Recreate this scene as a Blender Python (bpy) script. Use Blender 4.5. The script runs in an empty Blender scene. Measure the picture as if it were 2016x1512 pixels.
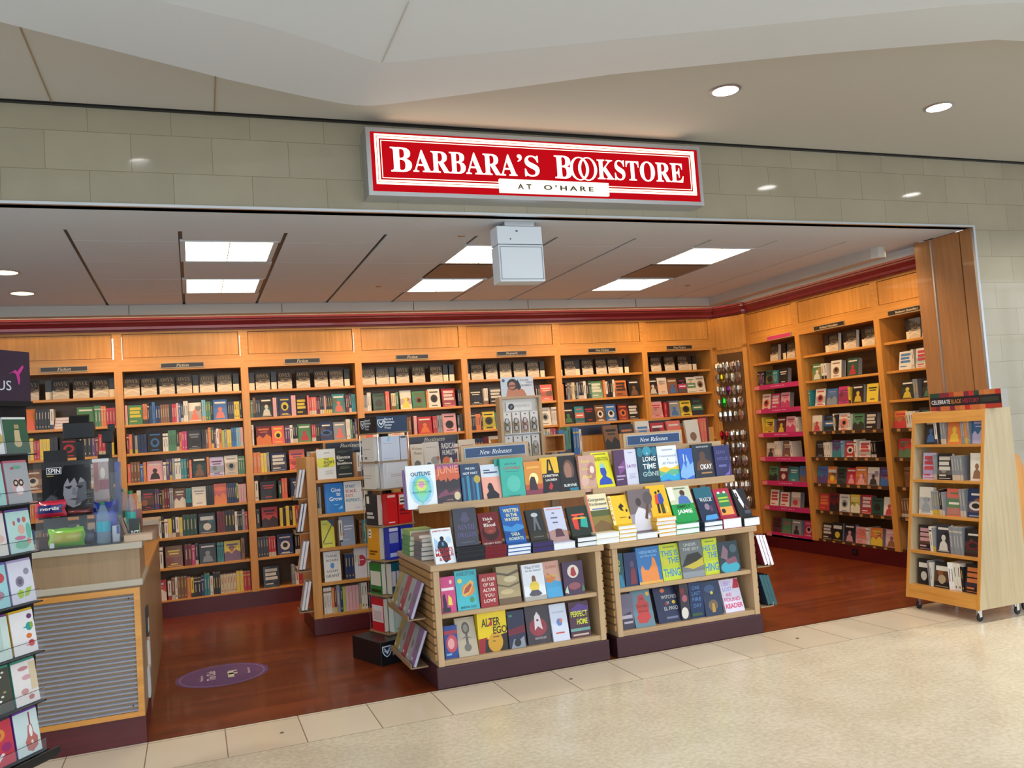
import bpy, math, random, re
from mathutils import Vector, Matrix
PI = math.pi
SC = bpy.context.scene
COL = SC.collection
random.seed(7)

# ------------------------------------------------------------ camera
F_PX, YAW, PITCH, ROLL, EYE = 1690.3, .35997, .056484, -.0702286, 1.55
_cy, _sy, _cp, _sp, _cr, _sr = math.cos(YAW), math.sin(YAW), math.cos(PITCH), math.sin(PITCH), math.cos(ROLL), math.sin(ROLL)
_f0 = Vector((_sy, _cy, 0)); _r0 = Vector((_cy, -_sy, 0)); _u0 = Vector((0, 0, 1))
FWD = _cp*_f0 + _sp*_u0; _u = -_sp*_f0 + _cp*_u0
RGT = _cr*_r0 + _sr*_u; UPV = -_sr*_r0 + _cr*_u
CAM = Vector((0, 0, EYE))
cd = bpy.data.cameras.new('camera'); cam = bpy.data.objects.new('camera', cd); COL.objects.link(cam)
cd.sensor_width = 36; cd.lens = F_PX/2016*36; cd.clip_start = .05; cd.clip_end = 200
cam.matrix_world = Matrix(((RGT.x, UPV.x, -FWD.x, 0), (RGT.y, UPV.y, -FWD.y, 0), (RGT.z, UPV.z, -FWD.z, EYE), (0, 0, 0, 1)))
SC.camera = cam

def at(px, py, ax, val):
    """world point where the sight line of a photograph pixel meets the plane axis = val"""
    d = RGT*((px-1008)/F_PX) - UPV*((py-756)/F_PX) + FWD
    i = 'xyz'.index(ax); t = (val-CAM[i])/d[i]
    return CAM + d*t
def px_of(p):
    d = Vector(p)-CAM; z = d.dot(FWD)
    return (1008+F_PX*d.dot(RGT)/z, 756-F_PX*d.dot(UPV)/z, z)

# ------------------------------------------------------------ world, light, exposure
SC.view_settings.view_transform = 'Standard'; SC.view_settings.look = 'None'
SC.view_settings.gamma = 1; SC.view_settings.use_curve_mapping = False
SC.view_settings.exposure = 0.08
W = bpy.data.worlds.new('daylight'); SC.world = W; W.use_nodes = True
bg = W.node_tree.nodes['Background']; bg.inputs[0].default_value = (.74, .87, 1, 1); bg.inputs[1].default_value = 1.85
def area(name, loc, rot, sx, sy, power, col):
    l = bpy.data.lights.new(name, 'AREA'); l.shape = 'RECTANGLE'; l.size = sx; l.size_y = sy; l.energy = power; l.color = col
    o = bpy.data.objects.new(name, l); COL.objects.link(o); o.location = loc; o.rotation_euler = rot
    return o
# tall concourse windows behind and beside the viewer
area('concourse_window_light', (2.0, -7.5, 2.6), (math.radians(90), 0, 0), 16, 4.2, 350, (.90, .95, 1))
def spot(name, loc, power, col, ang=100, blend=.6, r=.05, rot=(0, 0, 0)):
    l = bpy.data.lights.new(name, 'SPOT'); l.energy = power; l.color = col; l.spot_size = math.radians(ang); l.spot_blend = blend; l.shadow_soft_size = r
    o = bpy.data.objects.new(name, l); COL.objects.link(o); o.location = loc; o.rotation_euler = rot
    return o

# ------------------------------------------------------------ colours and materials
def lin(c):
    if isinstance(c, str):
        c = PAL.get(c, c); c = tuple(int(c[i:i+2], 16)/255 for i in (0, 2, 4))
    return tuple(x/12.92 if x <= .04045 else ((x+.055)/1.055)**2.4 for x in c)
PAL = dict(k='211e1f', K='33343e', w='ddd5c6', W='eeece8', r='b8303a', R='6c2028', m='c0386c', p='d8a0a4', o='d87a3c', y='dfc23e',
    g='4c8058', G='264a3c', t='33848a', b='3a6ca8', B='26335a', n='80583a', N='c0a884', v='5c3c6c', V='beb4d0', s='868b90', c='dc6a58',
    l='a8b84a', a='7ab0c2', L='cfc09a')
NAMES = dict(k='black', K='charcoal', w='cream', W='white', r='red', R='dark red', m='magenta', p='pale pink', o='orange', y='yellow',
    g='green', G='dark green', t='teal', b='blue', B='navy', n='brown', N='tan', v='purple', V='lavender', s='grey', c='coral', l='lime', a='light blue', L='straw')
def mix(a, b, t):
    a, b = PAL.get(a, a), PAL.get(b, b)
    return ''.join('%02x' % round(int(a[i:i+2], 16)*(1-t)+int(b[i:i+2], 16)*t) for i in (0, 2, 4))
MATS = {}
def new_mat(name, rough=.5, spec=.5, metal=0, col=None, emit=0, ecol=None, coat=0, trans=0, alpha=None, ior=1.45):
    m = bpy.data.materials.new(name); m.use_nodes = True; n = m.node_tree.nodes['Principled BSDF']
    n.inputs['Roughness'].default_value = rough; n.inputs['Specular IOR Level'].default_value = spec; n.inputs['Metallic'].default_value = metal
    n.inputs['Coat Weight'].default_value = coat; n.inputs['Transmission Weight'].default_value = trans; n.inputs['IOR'].default_value = ior
    if col: n.inputs['Base Color'].default_value = (*lin(col), 1)
    if emit:
        n.inputs['Emission Color'].default_value = (*(ecol or lin(col)), 1); n.inputs['Emission Strength'].default_value = emit
    MATS[name] = m
    return m
def nodes(m): return m.node_tree.nodes, m.node_tree.links, m.node_tree.nodes['Principled BSDF']
def attr_mat(name, rough, coat=0, metal=0, noise=0, spec=.5):
    m = new_mat(name, rough, spec, metal, coat=coat); N, L, P = nodes(m)
    a = N.new('ShaderNodeVertexColor'); a.layer_name = 'Col'
    if noise:
        tc = N.new('ShaderNodeTexCoord'); t = N.new('ShaderNodeTexNoise'); t.inputs['Scale'].default_value = 30; t.inputs['Detail'].default_value = 3
        L.new(tc.outputs['Object'], t.inputs['Vector'])
        r = N.new('ShaderNodeMapRange'); r.inputs['To Min'].default_value = 1-noise; r.inputs['To Max'].default_value = 1+noise
        L.new(t.outputs['Fac'], r.inputs['Value'])
        x = N.new('ShaderNodeVectorMath'); x.operation = 'SCALE'; L.new(a.outputs['Color'], x.inputs[0]); L.new(r.outputs[0], x.inputs['Scale'])
        L.new(x.outputs[0], P.inputs['Base Color'])
    else: L.new(a.outputs['Color'], P.inputs['Base Color'])
    return m
attr_mat('print', .42, coat=.15, noise=.04)
attr_mat('gloss', .22, coat=.3)
attr_mat('matte', .75)
attr_mat('metalpaint', .3, metal=.8)
attr_mat('chrome_tint', .18, metal=.9)
def glow(name, col, strength):
    m = bpy.data.materials.new(name); m.use_nodes = True; N = m.node_tree.nodes; N.remove(N['Principled BSDF'])
    e = N.new('ShaderNodeEmission'); e.inputs[0].default_value = (*col, 1); e.inputs[1].default_value = strength
    m.node_tree.links.new(e.outputs[0], N['Material Output'].inputs[0]); MATS[name] = m
    return m
glow('troffer', (1, .82, .58), 9)
glow('downlight', (1, .97, .92), 14)
glow('downlight_warm', (1, .80, .50), 6)
glow('sign_red', lin('d0101c'), .80)
glow('sign_cream', (1, .88, .62), 2.2)
glow('sign_white', (1, .93, .76), 2.4)
glow('sign_plate', (1, .93, .76), 1.25)
glow('painted_gap_glow', (.85, .88, 1), 1.6)  # glow painted at the fascia seams, not a lamp
def wood(name, c1, c2, axis, rough=.35, sc=1, coat=.1):
    """veneer: noise stretched along the grain axis"""
    m = new_mat(name, rough, coat=coat); N, L, P = nodes(m)
    tc = N.new('ShaderNodeTexCoord'); mp = N.new('ShaderNodeMapping'); L.new(tc.outputs['Object'], mp.inputs[0])
    s = [34*sc]*3; s['xyz'.index(axis)] = 1.6*sc; mp.inputs['Scale'].default_value = s
    t = N.new('ShaderNodeTexNoise'); t.inputs['Scale'].default_value = 1; t.inputs['Detail'].default_value = 5; t.inputs['Roughness'].default_value = .62
    L.new(mp.outputs[0], t.inputs[0])
    t2 = N.new('ShaderNodeTexNoise'); t2.inputs['Scale'].default_value = 2.3; L.new(tc.outputs['Object'], t2.inputs[0])
    ad = N.new('ShaderNodeMath'); ad.operation = 'MULTIPLY_ADD'; ad.inputs[1].default_value = .45; L.new(t2.outputs[0], ad.inputs[0]); L.new(t.outputs[0], ad.inputs[2])
    r = N.new('ShaderNodeValToRGB'); r.color_ramp.elements[0].position = .5; r.color_ramp.elements[1].position = .95
    r.color_ramp.elements[0].color = (*lin(c1), 1); r.color_ramp.elements[1].color = (*lin(c2), 1)
    L.new(ad.outputs[0], r.inputs[0]); L.new(r.outputs[0], P.inputs['Base Color'])
    return m
wood('maple', 'c08038', 'da9b4c', 'z'); wood('maple_x', 'c08038', 'da9b4c', 'x'); wood('maple_y', 'c08038', 'da9b4c', 'y')
wood('pale', 'ab8c68', 'c0a27c', 'x', .4); wood('pale_z', 'b0916c', 'c4a680', 'z', .4); wood('birch', 'b5a07c', 'c8b590', 'z', .4)
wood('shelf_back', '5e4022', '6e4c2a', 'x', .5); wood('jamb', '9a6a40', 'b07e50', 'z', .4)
wood('plinth', '4a0c12', '561218', 'x', .4); wood('crown', '6a1a20', '74202a', 'x', .3, coat=.3)
wood('plinth_front', '3a1820', '411e27', 'x', .45)
wood('laminate', '8f7455', 'a08462', 'z', .5)
def brick_mat(name, c1, c2, mort, w, h, msize, off, sx, sz, plane, rough, bump=0, noise=.08, coat=0, nscale=3.0, spec=.5):
    m = new_mat(name, rough, coat=coat, spec=spec); N, L, P = nodes(m)
    tc = N.new('ShaderNodeTexCoord'); sep = N.new('ShaderNodeSeparateXYZ'); L.new(tc.outputs['Object'], sep.inputs[0])
    cmb = N.new('ShaderNodeCombineXYZ')
    def sh(o, v):
        a = N.new('ShaderNodeMath'); a.inputs[1].default_value = v; L.new(o, a.inputs[0]); return a.outputs[0]
    L.new(sh(sep.outputs[plane[0]], sx), cmb.inputs[0]); L.new(sh(sep.outputs[plane[1]], sz), cmb.inputs[1])
    b = N.new('ShaderNodeTexBrick'); L.new(cmb.outputs[0], b.inputs['Vector'])
    b.offset = off; b.inputs['Scale'].default_value = 1; b.inputs['Mortar Size'].default_value = msize; b.inputs['Mortar Smooth'].default_value = .1
    b.inputs['Brick Width'].default_value = w; b.inputs['Row Height'].default_value = h; b.inputs['Bias'].default_value = 0
    b.inputs['Color1'].default_value = (*lin(c1), 1); b.inputs['Color2'].default_value = (*lin(c2), 1); b.inputs['Mortar'].default_value = (*lin(mort), 1)
    t = N.new('ShaderNodeTexNoise'); t.inputs['Scale'].default_value = nscale; t.inputs['Detail'].default_value = 6; L.new(tc.outputs['Object'], t.inputs[0])
    r = N.new('ShaderNodeMapRange'); r.inputs['To Min'].default_value = 1-noise; r.inputs['To Max'].default_value = 1+noise; L.new(t.outputs[0], r.inputs[0])
    x = N.new('ShaderNodeVectorMath'); x.operation = 'SCALE'; L.new(b.outputs['Color'], x.inputs[0]); L.new(r.outputs[0], x.inputs['Scale']); L.new(x.outputs[0], P.inputs['Base Color'])
    return m
brick_mat('stone', '958d7a', '9b9380', '80775f', .44, .222, .0022, .5, .03, -.079, (0, 2), .07, noise=.10, nscale=4, coat=.4)
brick_mat('tile_strip', 'dccab0', 'e3d3ba', '8a7862', .4, .47, .003, 0, .3, -.045, (0, 1), .16, noise=.06)
brick_mat('cherry', '66260c', '7e3613', '46190a', 1.1, .057, .0009, .37, 0, 0, (0, 1), .33, noise=.24, coat=.12, nscale=5)
m = new_mat('terrazzo', .22); N, L, P = nodes(m)
tc = N.new('ShaderNodeTexCoord'); t = N.new('ShaderNodeTexNoise'); t.inputs['Scale'].default_value = 38; t.inputs['Detail'].default_value = 8; t.inputs['Roughness'].default_value = .7
t2 = N.new('ShaderNodeTexNoise'); t2.inputs['Scale'].default_value = 3.5; t2.inputs['Detail'].default_value = 4
L.new(tc.outputs['Object'], t.inputs[0]); L.new(tc.outputs['Object'], t2.inputs[0])
r = N.new('ShaderNodeValToRGB'); e = r.color_ramp.elements; e[0].position = .36; e[0].color = (*lin('cbbca2'), 1); e[1].position = .62; e[1].color = (*lin('e2d6c0'), 1)
e.new(.5).color = (*lin('d8cab0'), 1)
ad = N.new('ShaderNodeMath'); ad.operation = 'MULTIPLY_ADD'; ad.inputs[1].default_value = .35; ad.inputs[2].default_value = -.17; L.new(t2.outputs[0], ad.inputs[0])
a2 = N.new('ShaderNodeMath'); L.new(ad.outputs[0], a2.inputs[0]); L.new(t.outputs[0], a2.inputs[1]); L.new(a2.outputs[0], r.inputs[0]); L.new(r.outputs[0], P.inputs['Base Color'])
new_mat('plaster', .85, col='b9b6b0'); new_mat('bulkhead', .6, col='d6dde6'); new_mat('plaster_shop', .85, col='ccd6e2')
new_mat('steel', .4, metal=.35, col='aab0c0'); new_mat('alu', .35, metal=.9, col='c4c7ca'); new_mat('chrome', .12, metal=1, col='d8d8d8')
new_mat('vent_grey', .5, col='80746a'); new_mat('black_plastic', .35, col='17181b'); new_mat('black_metal', .4, col='101114', metal=.3)
new_mat('laminate_top', .4, col='b5ab99'); new_mat('slatwall', .45, col='a67f50')
def clear(name, tint, alpha):
    """thin clear acrylic: mostly see-through sheet with a gloss coat"""
    m = bpy.data.materials.new(name); m.use_nodes = True; N = m.node_tree.nodes; L = m.node_tree.links; P = N['Principled BSDF']
    P.inputs['Base Color'].default_value = (*tint, 1); P.inputs['Roughness'].default_value = .05; P.inputs['Alpha'].default_value = alpha
    MATS[name] = m
clear('acrylic', (.45, .5, .55), .07); clear('bottle_plastic', (.34, .50, .58), .30); clear('clear_bag', (.7, .72, .75), .5)

# ------------------------------------------------------------ mesh helpers
class MB:
    """collects faces with a colour each; build() links them as one mesh object"""
    def __init__(s): s.v = []; s.f = []; s.c = []
    def poly(s, pts, col):
        i = len(s.v); s.v.extend(tuple(p) for p in pts); s.f.append(tuple(range(i, i+len(pts)))); s.c.append(col)
    def box(s, x0, y0, z0, x1, y1, z1, col='W', top=None, front=None, M=None):
        i = len(s.v); P8 = [(x, y, z) for z in (z0, z1) for x, y in ((x0, y0), (x1, y0), (x1, y1), (x0, y1))]
        if M is not None: P8 = [tuple(M @ Vector(p)) for p in P8]
        s.v.extend(P8)
        for k, q in enumerate(((3, 2, 1, 0), (4, 5, 6, 7), (0, 1, 5, 4), (1, 2, 6, 5), (2, 3, 7, 6), (3, 0, 4, 7))):
            s.f.append(tuple(i+a for a in q)); s.c.append(top if (k == 1 and top) else front if (k == 2 and front) else col)
        return s
    def prism(s, pts, y0, y1, col='W', axis='y'):
        """outline in the plane across `axis`, extruded from y0 to y1"""
        def m3(a, b, y): return (a, y, b) if axis == 'y' else (y, a, b) if axis == 'x' else (a, b, y)
        n = len(pts); i = len(s.v); s.v.extend(m3(a, b, y0) for a, b in pts); s.v.extend(m3(a, b, y1) for a, b in pts)
        s.f.append(tuple(i+k for k in range(n))); s.f.append(tuple(i+n+k for k in reversed(range(n)))); s.c += [col, col]
        for k in range(n):
            s.f.append((i+k, i+n+k, i+n+(k+1) % n, i+(k+1) % n)); s.c.append(col)
        return s
    def lathe(s, prof, c=(0, 0), n=20, col='W', M=None, cols=None, cap=True):
        i = len(s.v)
        for r_, z in prof:
            for k in range(n):
                a = 2*PI*k/n; p = Vector((c[0]+r_*math.cos(a), c[1]+r_*math.sin(a), z)); s.v.append(tuple(M @ p) if M is not None else tuple(p))
        for j in range(len(prof)-1):
            for k in range(n):
                s.f.append((i+j*n+k, i+j*n+(k+1) % n, i+(j+1)*n+(k+1) % n, i+(j+1)*n+k)); s.c.append(cols[j] if cols else col)
        if not cap: return s
        s.f.append(tuple(i+k for k in reversed(range(n)))); s.f.append(tuple(i+(len(prof)-1)*n+k for k in range(n))); s.c += [cols[0] if cols else col, cols[-1] if cols else col]
        return s
    def tube(s, pts, r_, n=6, col='W'):
        P_ = [Vector(p) for p in pts]; i = len(s.v)
        for j, p in enumerate(P_):
            d = (P_[min(j+1, len(P_)-1)]-P_[max(j-1, 0)]).normalized(); a = d.orthogonal().normalized(); b = d.cross(a)
            s.v.extend(tuple(p+a*r_*math.cos(2*PI*k/n)+b*r_*math.sin(2*PI*k/n)) for k in range(n))
        for j in range(len(P_)-1):
            for k in range(n):
                s.f.append((i+j*n+k, i+j*n+(k+1) % n, i+(j+1)*n+(k+1) % n, i+(j+1)*n+k)); s.c.append(col)
        s.f.append(tuple(i+k for k in reversed(range(n)))); s.f.append(tuple(i+(len(P_)-1)*n+k for k in range(n))); s.c += [col, col]
        return s
    def add(s, o, M):
        i = len(s.v); s.v.extend(tuple(M @ Vector(p)) for p in o.v); s.f.extend(tuple(i+a for a in q) for q in o.f); s.c.extend(o.c)
    def mesh(s, name):
        me = bpy.data.meshes.new(name); me.from_pydata(s.v, [], s.f)
        a = me.color_attributes.new('Col', 'FLOAT_COLOR', 'CORNER'); d = []; cache = {}
        for q, c in zip(s.f, s.c):
            if c not in cache: cache[c] = (*lin(c), 1.0)
            d.extend(cache[c]*len(q))
        a.data.foreach_set('color', d); me.update()
        return me
    def build(s, name, mat, parent=None, smooth=False, bevel=0):
        me = s.mesh(name); me.materials.append(MATS[mat])
        o = bpy.data.objects.new(name, me); COL.objects.link(o)
        if parent is not None: o.parent = parent
        if smooth: me.polygons.foreach_set('use_smooth', [True]*len(me.polygons))
        if bevel:
            b = o.modifiers.new('edge', 'BEVEL'); b.width = bevel; b.segments = 2; b.limit_method = 'ANGLE'
        return o
def tag(o, label, cat, group=None):
    o['label'] = label; o['category'] = cat
    if group: o['group'] = group
    return o
def struct(o): o['kind'] = 'structure'; return o
def empty(name, loc=(0, 0, 0), rz=0):
    o = bpy.data.objects.new(name, None); COL.objects.link(o); o.location = loc; o.rotation_euler = (0, 0, rz); o.empty_display_size = .1
    return o
def bx(name, mat, b, parent=None, col='W', bevel=0):
    return MB().box(*b, col=col).build(name, mat, parent, bevel=bevel)

# ------------------------------------------------------------ lettering
def serif(s, it=False):
    A, a = (0x1D434, 0x1D44E) if it else (0x1D400, 0x1D41A)
    out = ''
    for c in s:
        if 'A' <= c <= 'Z': out += chr(A+ord(c)-65)
        elif it and c == 'h': out += '\u210e'
        elif 'a' <= c <= 'z': out += chr(a+ord(c)-97)
        else: out += c
    return out
_G = {}
def glyphs(text, font='s', bold=0, res=3, sp=1.0):
    k = (text, font, bold, sp)
    if k not in _G:
        c = bpy.data.curves.new('t', 'FONT'); c.body = {'s': text, 'b': text, 'x': serif(text), 'i': serif(text, True)}[font]
        c.resolution_u = res; c.size = 1; c.offset = bold or (.018 if font == 'b' else 0); c.space_character = sp; c.space_line = .85; c.align_x = 'CENTER'
        o = bpy.data.objects.new('t', c); COL.objects.link(o)
        me = bpy.data.meshes.new_from_object(o.evaluated_get(bpy.context.evaluated_depsgraph_get()))
        V = [(v.co.x, v.co.y) for v in me.vertices]; Fs = [tuple(p.vertices) for p in me.polygons]
        bpy.data.objects.remove(o); bpy.data.curves.remove(c); bpy.data.meshes.remove(me)
        if V:
            x0 = min(v[0] for v in V); x1 = max(v[0] for v in V); y0 = min(v[1] for v in V); y1 = max(v[1] for v in V)
            _G[k] = ([((x-x0)/(x1-x0), (y-y0)/(y1-y0)) for x, y in V], Fs, (x1-x0)/(y1-y0))
        else: _G[k] = ([], [], 1)
    return _G[k]
def put_text(mb, text, x0, z0, x1, z1, y, col, font='s', bold=0, res=3, sp=1.0, M=None):
    """letters facing -y filling the box x0..x1, z0..z1"""
    V, Fs, asp = glyphs(text, font, bold, res, sp); i = len(mb.v)
    P_ = [(x0+(x1-x0)*a, y, z0+(z1-z0)*b) for a, b in V]
    if M is not None: P_ = [tuple(M @ Vector(p)) for p in P_]
    mb.v.extend(P_)
    for q in Fs: mb.f.append(tuple(i+a for a in q)); mb.c.append(col)
def fit_text(mb, text, cx, cz, w, y, col, font='s', hmax=9, **k):
    asp = glyphs(text, font, k.get('bold', 0), 3, k.get('sp', 1.0))[2]; h = w/asp
    if h > hmax: h = hmax
    put_text(mb, text, cx-w/2, cz-h/2, cx+w/2, cz+h/2, y, col, font, **k)
def draw(mb, el, w, h, y=0, ox=0, oz=0):
    """flat artwork on a face looking -y; el in unit coordinates, later pieces lie on earlier ones"""
    d = y
    for e in el:
        d -= .00025; k = e[0]
        if k == 'r': _, a, b, c, e2, col = e; mb.poly([(ox+a*w, d, oz+b*h), (ox+c*w, d, oz+b*h), (ox+c*w, d, oz+e2*h), (ox+a*w, d, oz+e2*h)], col)
        elif k == 'e':
            _, cx, cz, rx, rz, col = e; mb.poly([(ox+(cx+rx*math.cos(t*PI/9))*w, d, oz+(cz+rz*math.sin(t*PI/9))*h) for t in range(18)], col)
        elif k == 'p': mb.poly([(ox+a*w, d, oz+b*h) for a, b in e[1]], e[2])
        elif k == 't':
            _, s_, cx, cz, tw, col = e[:6]; font = e[6] if len(e) > 6 else 'b'; hm = (e[7] if len(e) > 7 else .5)*h
            fit_text(mb, s_, ox+cx*w, oz+cz*h, tw*w, d, col, font, hm)
        elif k == 'T':
            _, s_, a, b, c, e2, col = e[:7]; font = e[7] if len(e) > 7 else 'b'; put_text(mb, s_, ox+a*w, oz+b*h, ox+c*w, oz+e2*h, d, col, font)
        elif k == 'l':      # lines of small print
            _, a, b, c, n, col = e; 
            for q in range(n):
                zz = b+q*.035; ii = (.03*((q*7) % 3)); mb.poly([(ox+(a+ii)*w, d, oz+zz*h), (ox+(c-ii)*w, d, oz+zz*h), (ox+(c-ii)*w, d, oz+(zz+.014)*h), (ox+(a+ii)*w, d, oz+(zz+.014)*h)], col)
# ------------------------------------------------------------ the setting
YF, YB, XR = 5.25, 9.05, 6.30      # facade plane, front of back shelving, front of right shelving
ZC, ZS = 3.0, 2.93                 # shop ceiling, perimeter soffit
struct(MB().box(-9, -9, -.12, 16, 4.743, 0).build('floor', 'terrazzo'))
struct(MB().box(-9, 4.743, -.12, 16, 5.243, 0).build('floor_border_tiles', 'tile_strip'))
struct(MB().box(-3.4, 5.25, -.12, 7.0, 9.6, 0).build('floor_shop', 'cherry'))
bx('trim_1', 'black_metal', (-9, 5.243, -.12, 16, 5.25, .0006)); struct(bpy.data.objects['trim_1'])
f = MB().box(-9, YF, 2.99, 6.17, YF+.10, 3.56).box(6.17, YF, 0, 16, YF+.10, 3.56)
struct(f.build('wall_facade', 'stone'))
struct(MB().box(-9, YF-.010, 2.985, 6.180, YF+.014, 3.001).box(6.158, YF-.010, 0, 6.180, YF+.014, 2.985).build('trim_2', 'alu'))
struct(MB().box(6.155, YF+.43, 0, 6.20, YF+.445, 2.98).build('trim_12', 'alu'))
struct(MB().box(-9, YF-.03, 3.548, 16, YF+.02, 3.562).build('trim_3', 'black_metal'))
# header soffit over the opening, in two boards with a dark joint
h = MB().box(-3.4, YF+.02, 2.99, 6.17, YF+.405, 3.3).box(-3.4, YF+.412, 2.995, 6.17, 5.85, 3.3)
struct(h.build('trim_4', 'plaster_shop'))
struct(MB().box(-3.4, YF+.405, 3.0, 6.17, YF+.412, 3.2).build('trim_5', 'black_metal'))
# shop ceiling: panels hung a hair below a dark deck, so the joints read dark
struct(MB().box(-3.4, 5.85, 3.012, 6.9, 9.6, 3.10).build('ceiling_deck', 'black_metal'))
cl = MB(); G = .0055
lights_xy = [(0.31, 6.455), (0.31, 7.81), (2.33, 6.49), (2.33, 7.84), (4.345, 6.49), (4.345, 7.86)]
xs = [-.68, -.01, .66, 1.345, 2.02, 2.66, 3.33, 4.03, 4.675, 5.40]
ys = [5.85, 6.16, 6.83, 7.49, 8.17, 8.76]
holes = {(x, y) for x in (1, 4, 7) for y in (1, 3)} | {(4, 2), (7, 2)}
for i in range(len(xs)-1):
    gx = .013 if i != 8 else .004
    for j in range(len(ys)-1):
        if (i, j) in holes: continue
        cl.box(xs[i]+gx, ys[j]+.003, 3.0, xs[i+1]-gx, ys[j+1]-.003, 3.011)
cl.box(-3.4, 5.85, 3.0, -.69, 8.80, 3.011)                      # plain plaster bay on the left
cl.box(5.412, 5.85, 3.0, 6.9, 8.80, 3.011).box(-3.4, 8.80, 3.0, 6.9, 9.45, 3.011)
struct(cl.build('ceiling', 'plaster_shop'))
# cove trough round the shelving, its lamps hidden behind it
s = MB().box(-3.4, 8.76, 2.905, 5.90, 8.875, 3.0)
s.prism([(5.90, 6.12), (5.925, 6.06), (5.98, 6.04), (6.015, 6.06), (6.015, 8.875), (5.90, 8.875)], 2.905, 3.0, axis='z')
struct(s.build('trim_13', 'plaster'))
q = MB()
for x in (-.5, .9, 2.25, 3.55, 4.9): q.box(x, 8.756, 2.907, x+.004, 8.76, 2.998)
struct(q.build('trim_6', 'black_metal'))
struct(MB().box(-3.4, 9.051, 2.912, 6.3, 9.07, 3.0).box(6.30, 5.75, 2.912, 6.32, 9.07, 3.0).build('trim_7', 'plaster_shop'))
# shell walls behind the furniture
struct(bx('wall_back', 'plaster_shop', (-3.4, 9.45, 0, 7.0, 9.6, 3.1)))
struct(bx('wall_right', 'plaster_shop', (6.75, 5.35, 0, 6.9, 9.6, 3.1)))
struct(bx('wall_left', 'plaster_shop', (-3.55, 5.25, 0, -3.4, 9.6, 3.3)))
# right jamb of the opening: timber reveal with two dark grooves
j = MB().box(6.160, YF+.015, 0, 6.30, YF+.13, 2.985).box(6.165, YF+.145, 0, 6.30, YF+.43, 2.985).box(6.160, YF+.445, 0, 6.30, YF+.62, 2.985)
struct(j.build('wall_jamb', 'jamb'))
struct(MB().box(6.18, YF+.13, 0, 6.3, YF+.145, 2.98).build('trim_8', 'jamb'))
# concourse ceiling and the folded bulkhead that drops below it
struct(MB().box(-9, 2.0, 3.56, 16, 5.28, 3.70).build('ceiling_concourse', 'plaster'))
E1 = [(-.80, 4.08), (-.695, 4.13), (-.205, 4.347), (.264, 4.559), (.67, 4.708), (.87, 4.768), (.966, 4.782), (1.04, 4.775), (1.133, 4.742), (1.499, 4.54), (2.248, 4.108), (3.246, 3.647), (4.155, 3.279), (4.428, 3.25)]
E1 = [(-6.0, 1.9)] + E1 + [(12, 3.1)]
R1 = [(-6.0, .9), (-1.2, 2.98), (-.9, 3.10), (-.45, 3.25), (0, 3.42), (.35, 3.52), (.6, 3.63), (.765, 3.72), (.89, 3.773), (1.0, 3.73), (1.635, 3.44), (2.461, 3.065), (3.261, 2.701), (3.6, 2.6), (12, 2.4)]
R1 = [(a*1.069, b*1.069) for a, b in R1]
bm = MB(); n = len(E1)
R1 = [R1[min(i, len(R1)-1)] for i in range(n)]
for i in range(n-1):
    bm.poly([(*E1[i], 3.48), (*R1[i], 3.40), (*R1[i+1], 3.40), (*E1[i+1], 3.48)], 'W')
    bm.poly([(*E1[i], 3.48), (*E1[i+1], 3.48), (*E1[i+1], 3.70), (*E1[i], 3.70)], 'W')
    bm.poly([(*R1[i], 3.40), (R1[i][0], .6, 3.40), (R1[i+1][0], .6, 3.40), (*R1[i+1], 3.40)], 'W')
bm.poly([(-6, .6, 3.40), (12, .6, 3.40), (12, .6, 4.2), (-6, .6, 4.2)], 'W'); struct(bm.build('ceiling_bulkhead', 'bulkhead'))
a0 = at(805, 2, 'z', 3.399); a1 = at(752, 122, 'z', 3.399)
struct(MB().tube([(a0.x*1.0, a0.y, 3.399), (a1.x, a1.y, 3.399)], .0035, 4).build('trim_9', 'plaster'))
a0 = at(38, 50, 'z', 3.559); a1 = at(101, 200, 'z', 3.559); b0 = at(424, 150, 'z', 3.559); b1 = at(422, 222, 'z', 3.559)
struct(MB().tube([a0, a1], .004, 4).tube([b0, b1], .004, 4).build('trim_10', 'laminate'))
# crown moulding above the shelving
PR = [(0, 2.785), (-.018, 2.785), (-.022, 2.80), (-.034, 2.805), (-.036, 2.83), (-.058, 2.865), (-.066, 2.87), (-.066, 2.886), (-.078, 2.89), (-.078, 2.912), (0, 2.912)]
path = [Vector((-3.4, 9.05)), Vector((6.13, 9.05)), Vector((6.255, 8.62)), Vector((6.30, 8.60)), Vector((6.30, 5.75))]
cr = MB()
def off_path(path, d):
    out = []
    for i, p in enumerate(path):
        ns = []
        for a, b in ((i-1, i), (i, i+1)):
            if 0 <= a and b < len(path):
                t = (path[b]-path[a]).normalized(); ns.append(Vector((-t.y, t.x)))
        n_ = ns[0] if len(ns) == 1 else (ns[0]+ns[1]).normalized()/max(.5, (ns[0]+ns[1]).normalized().dot(ns[0]))
        out.append(p+n_*d)
    return out
rings = [[(*q, z) for q in off_path(path, d)] for d, z in PR]
for k in range(len(PR)-1):
    for i in range(len(path)-1): cr.poly([rings[k][i], rings[k][i+1], rings[k+1][i+1], rings[k+1][i]], 'W')
struct(cr.build('trim_11', 'crown'))
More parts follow.
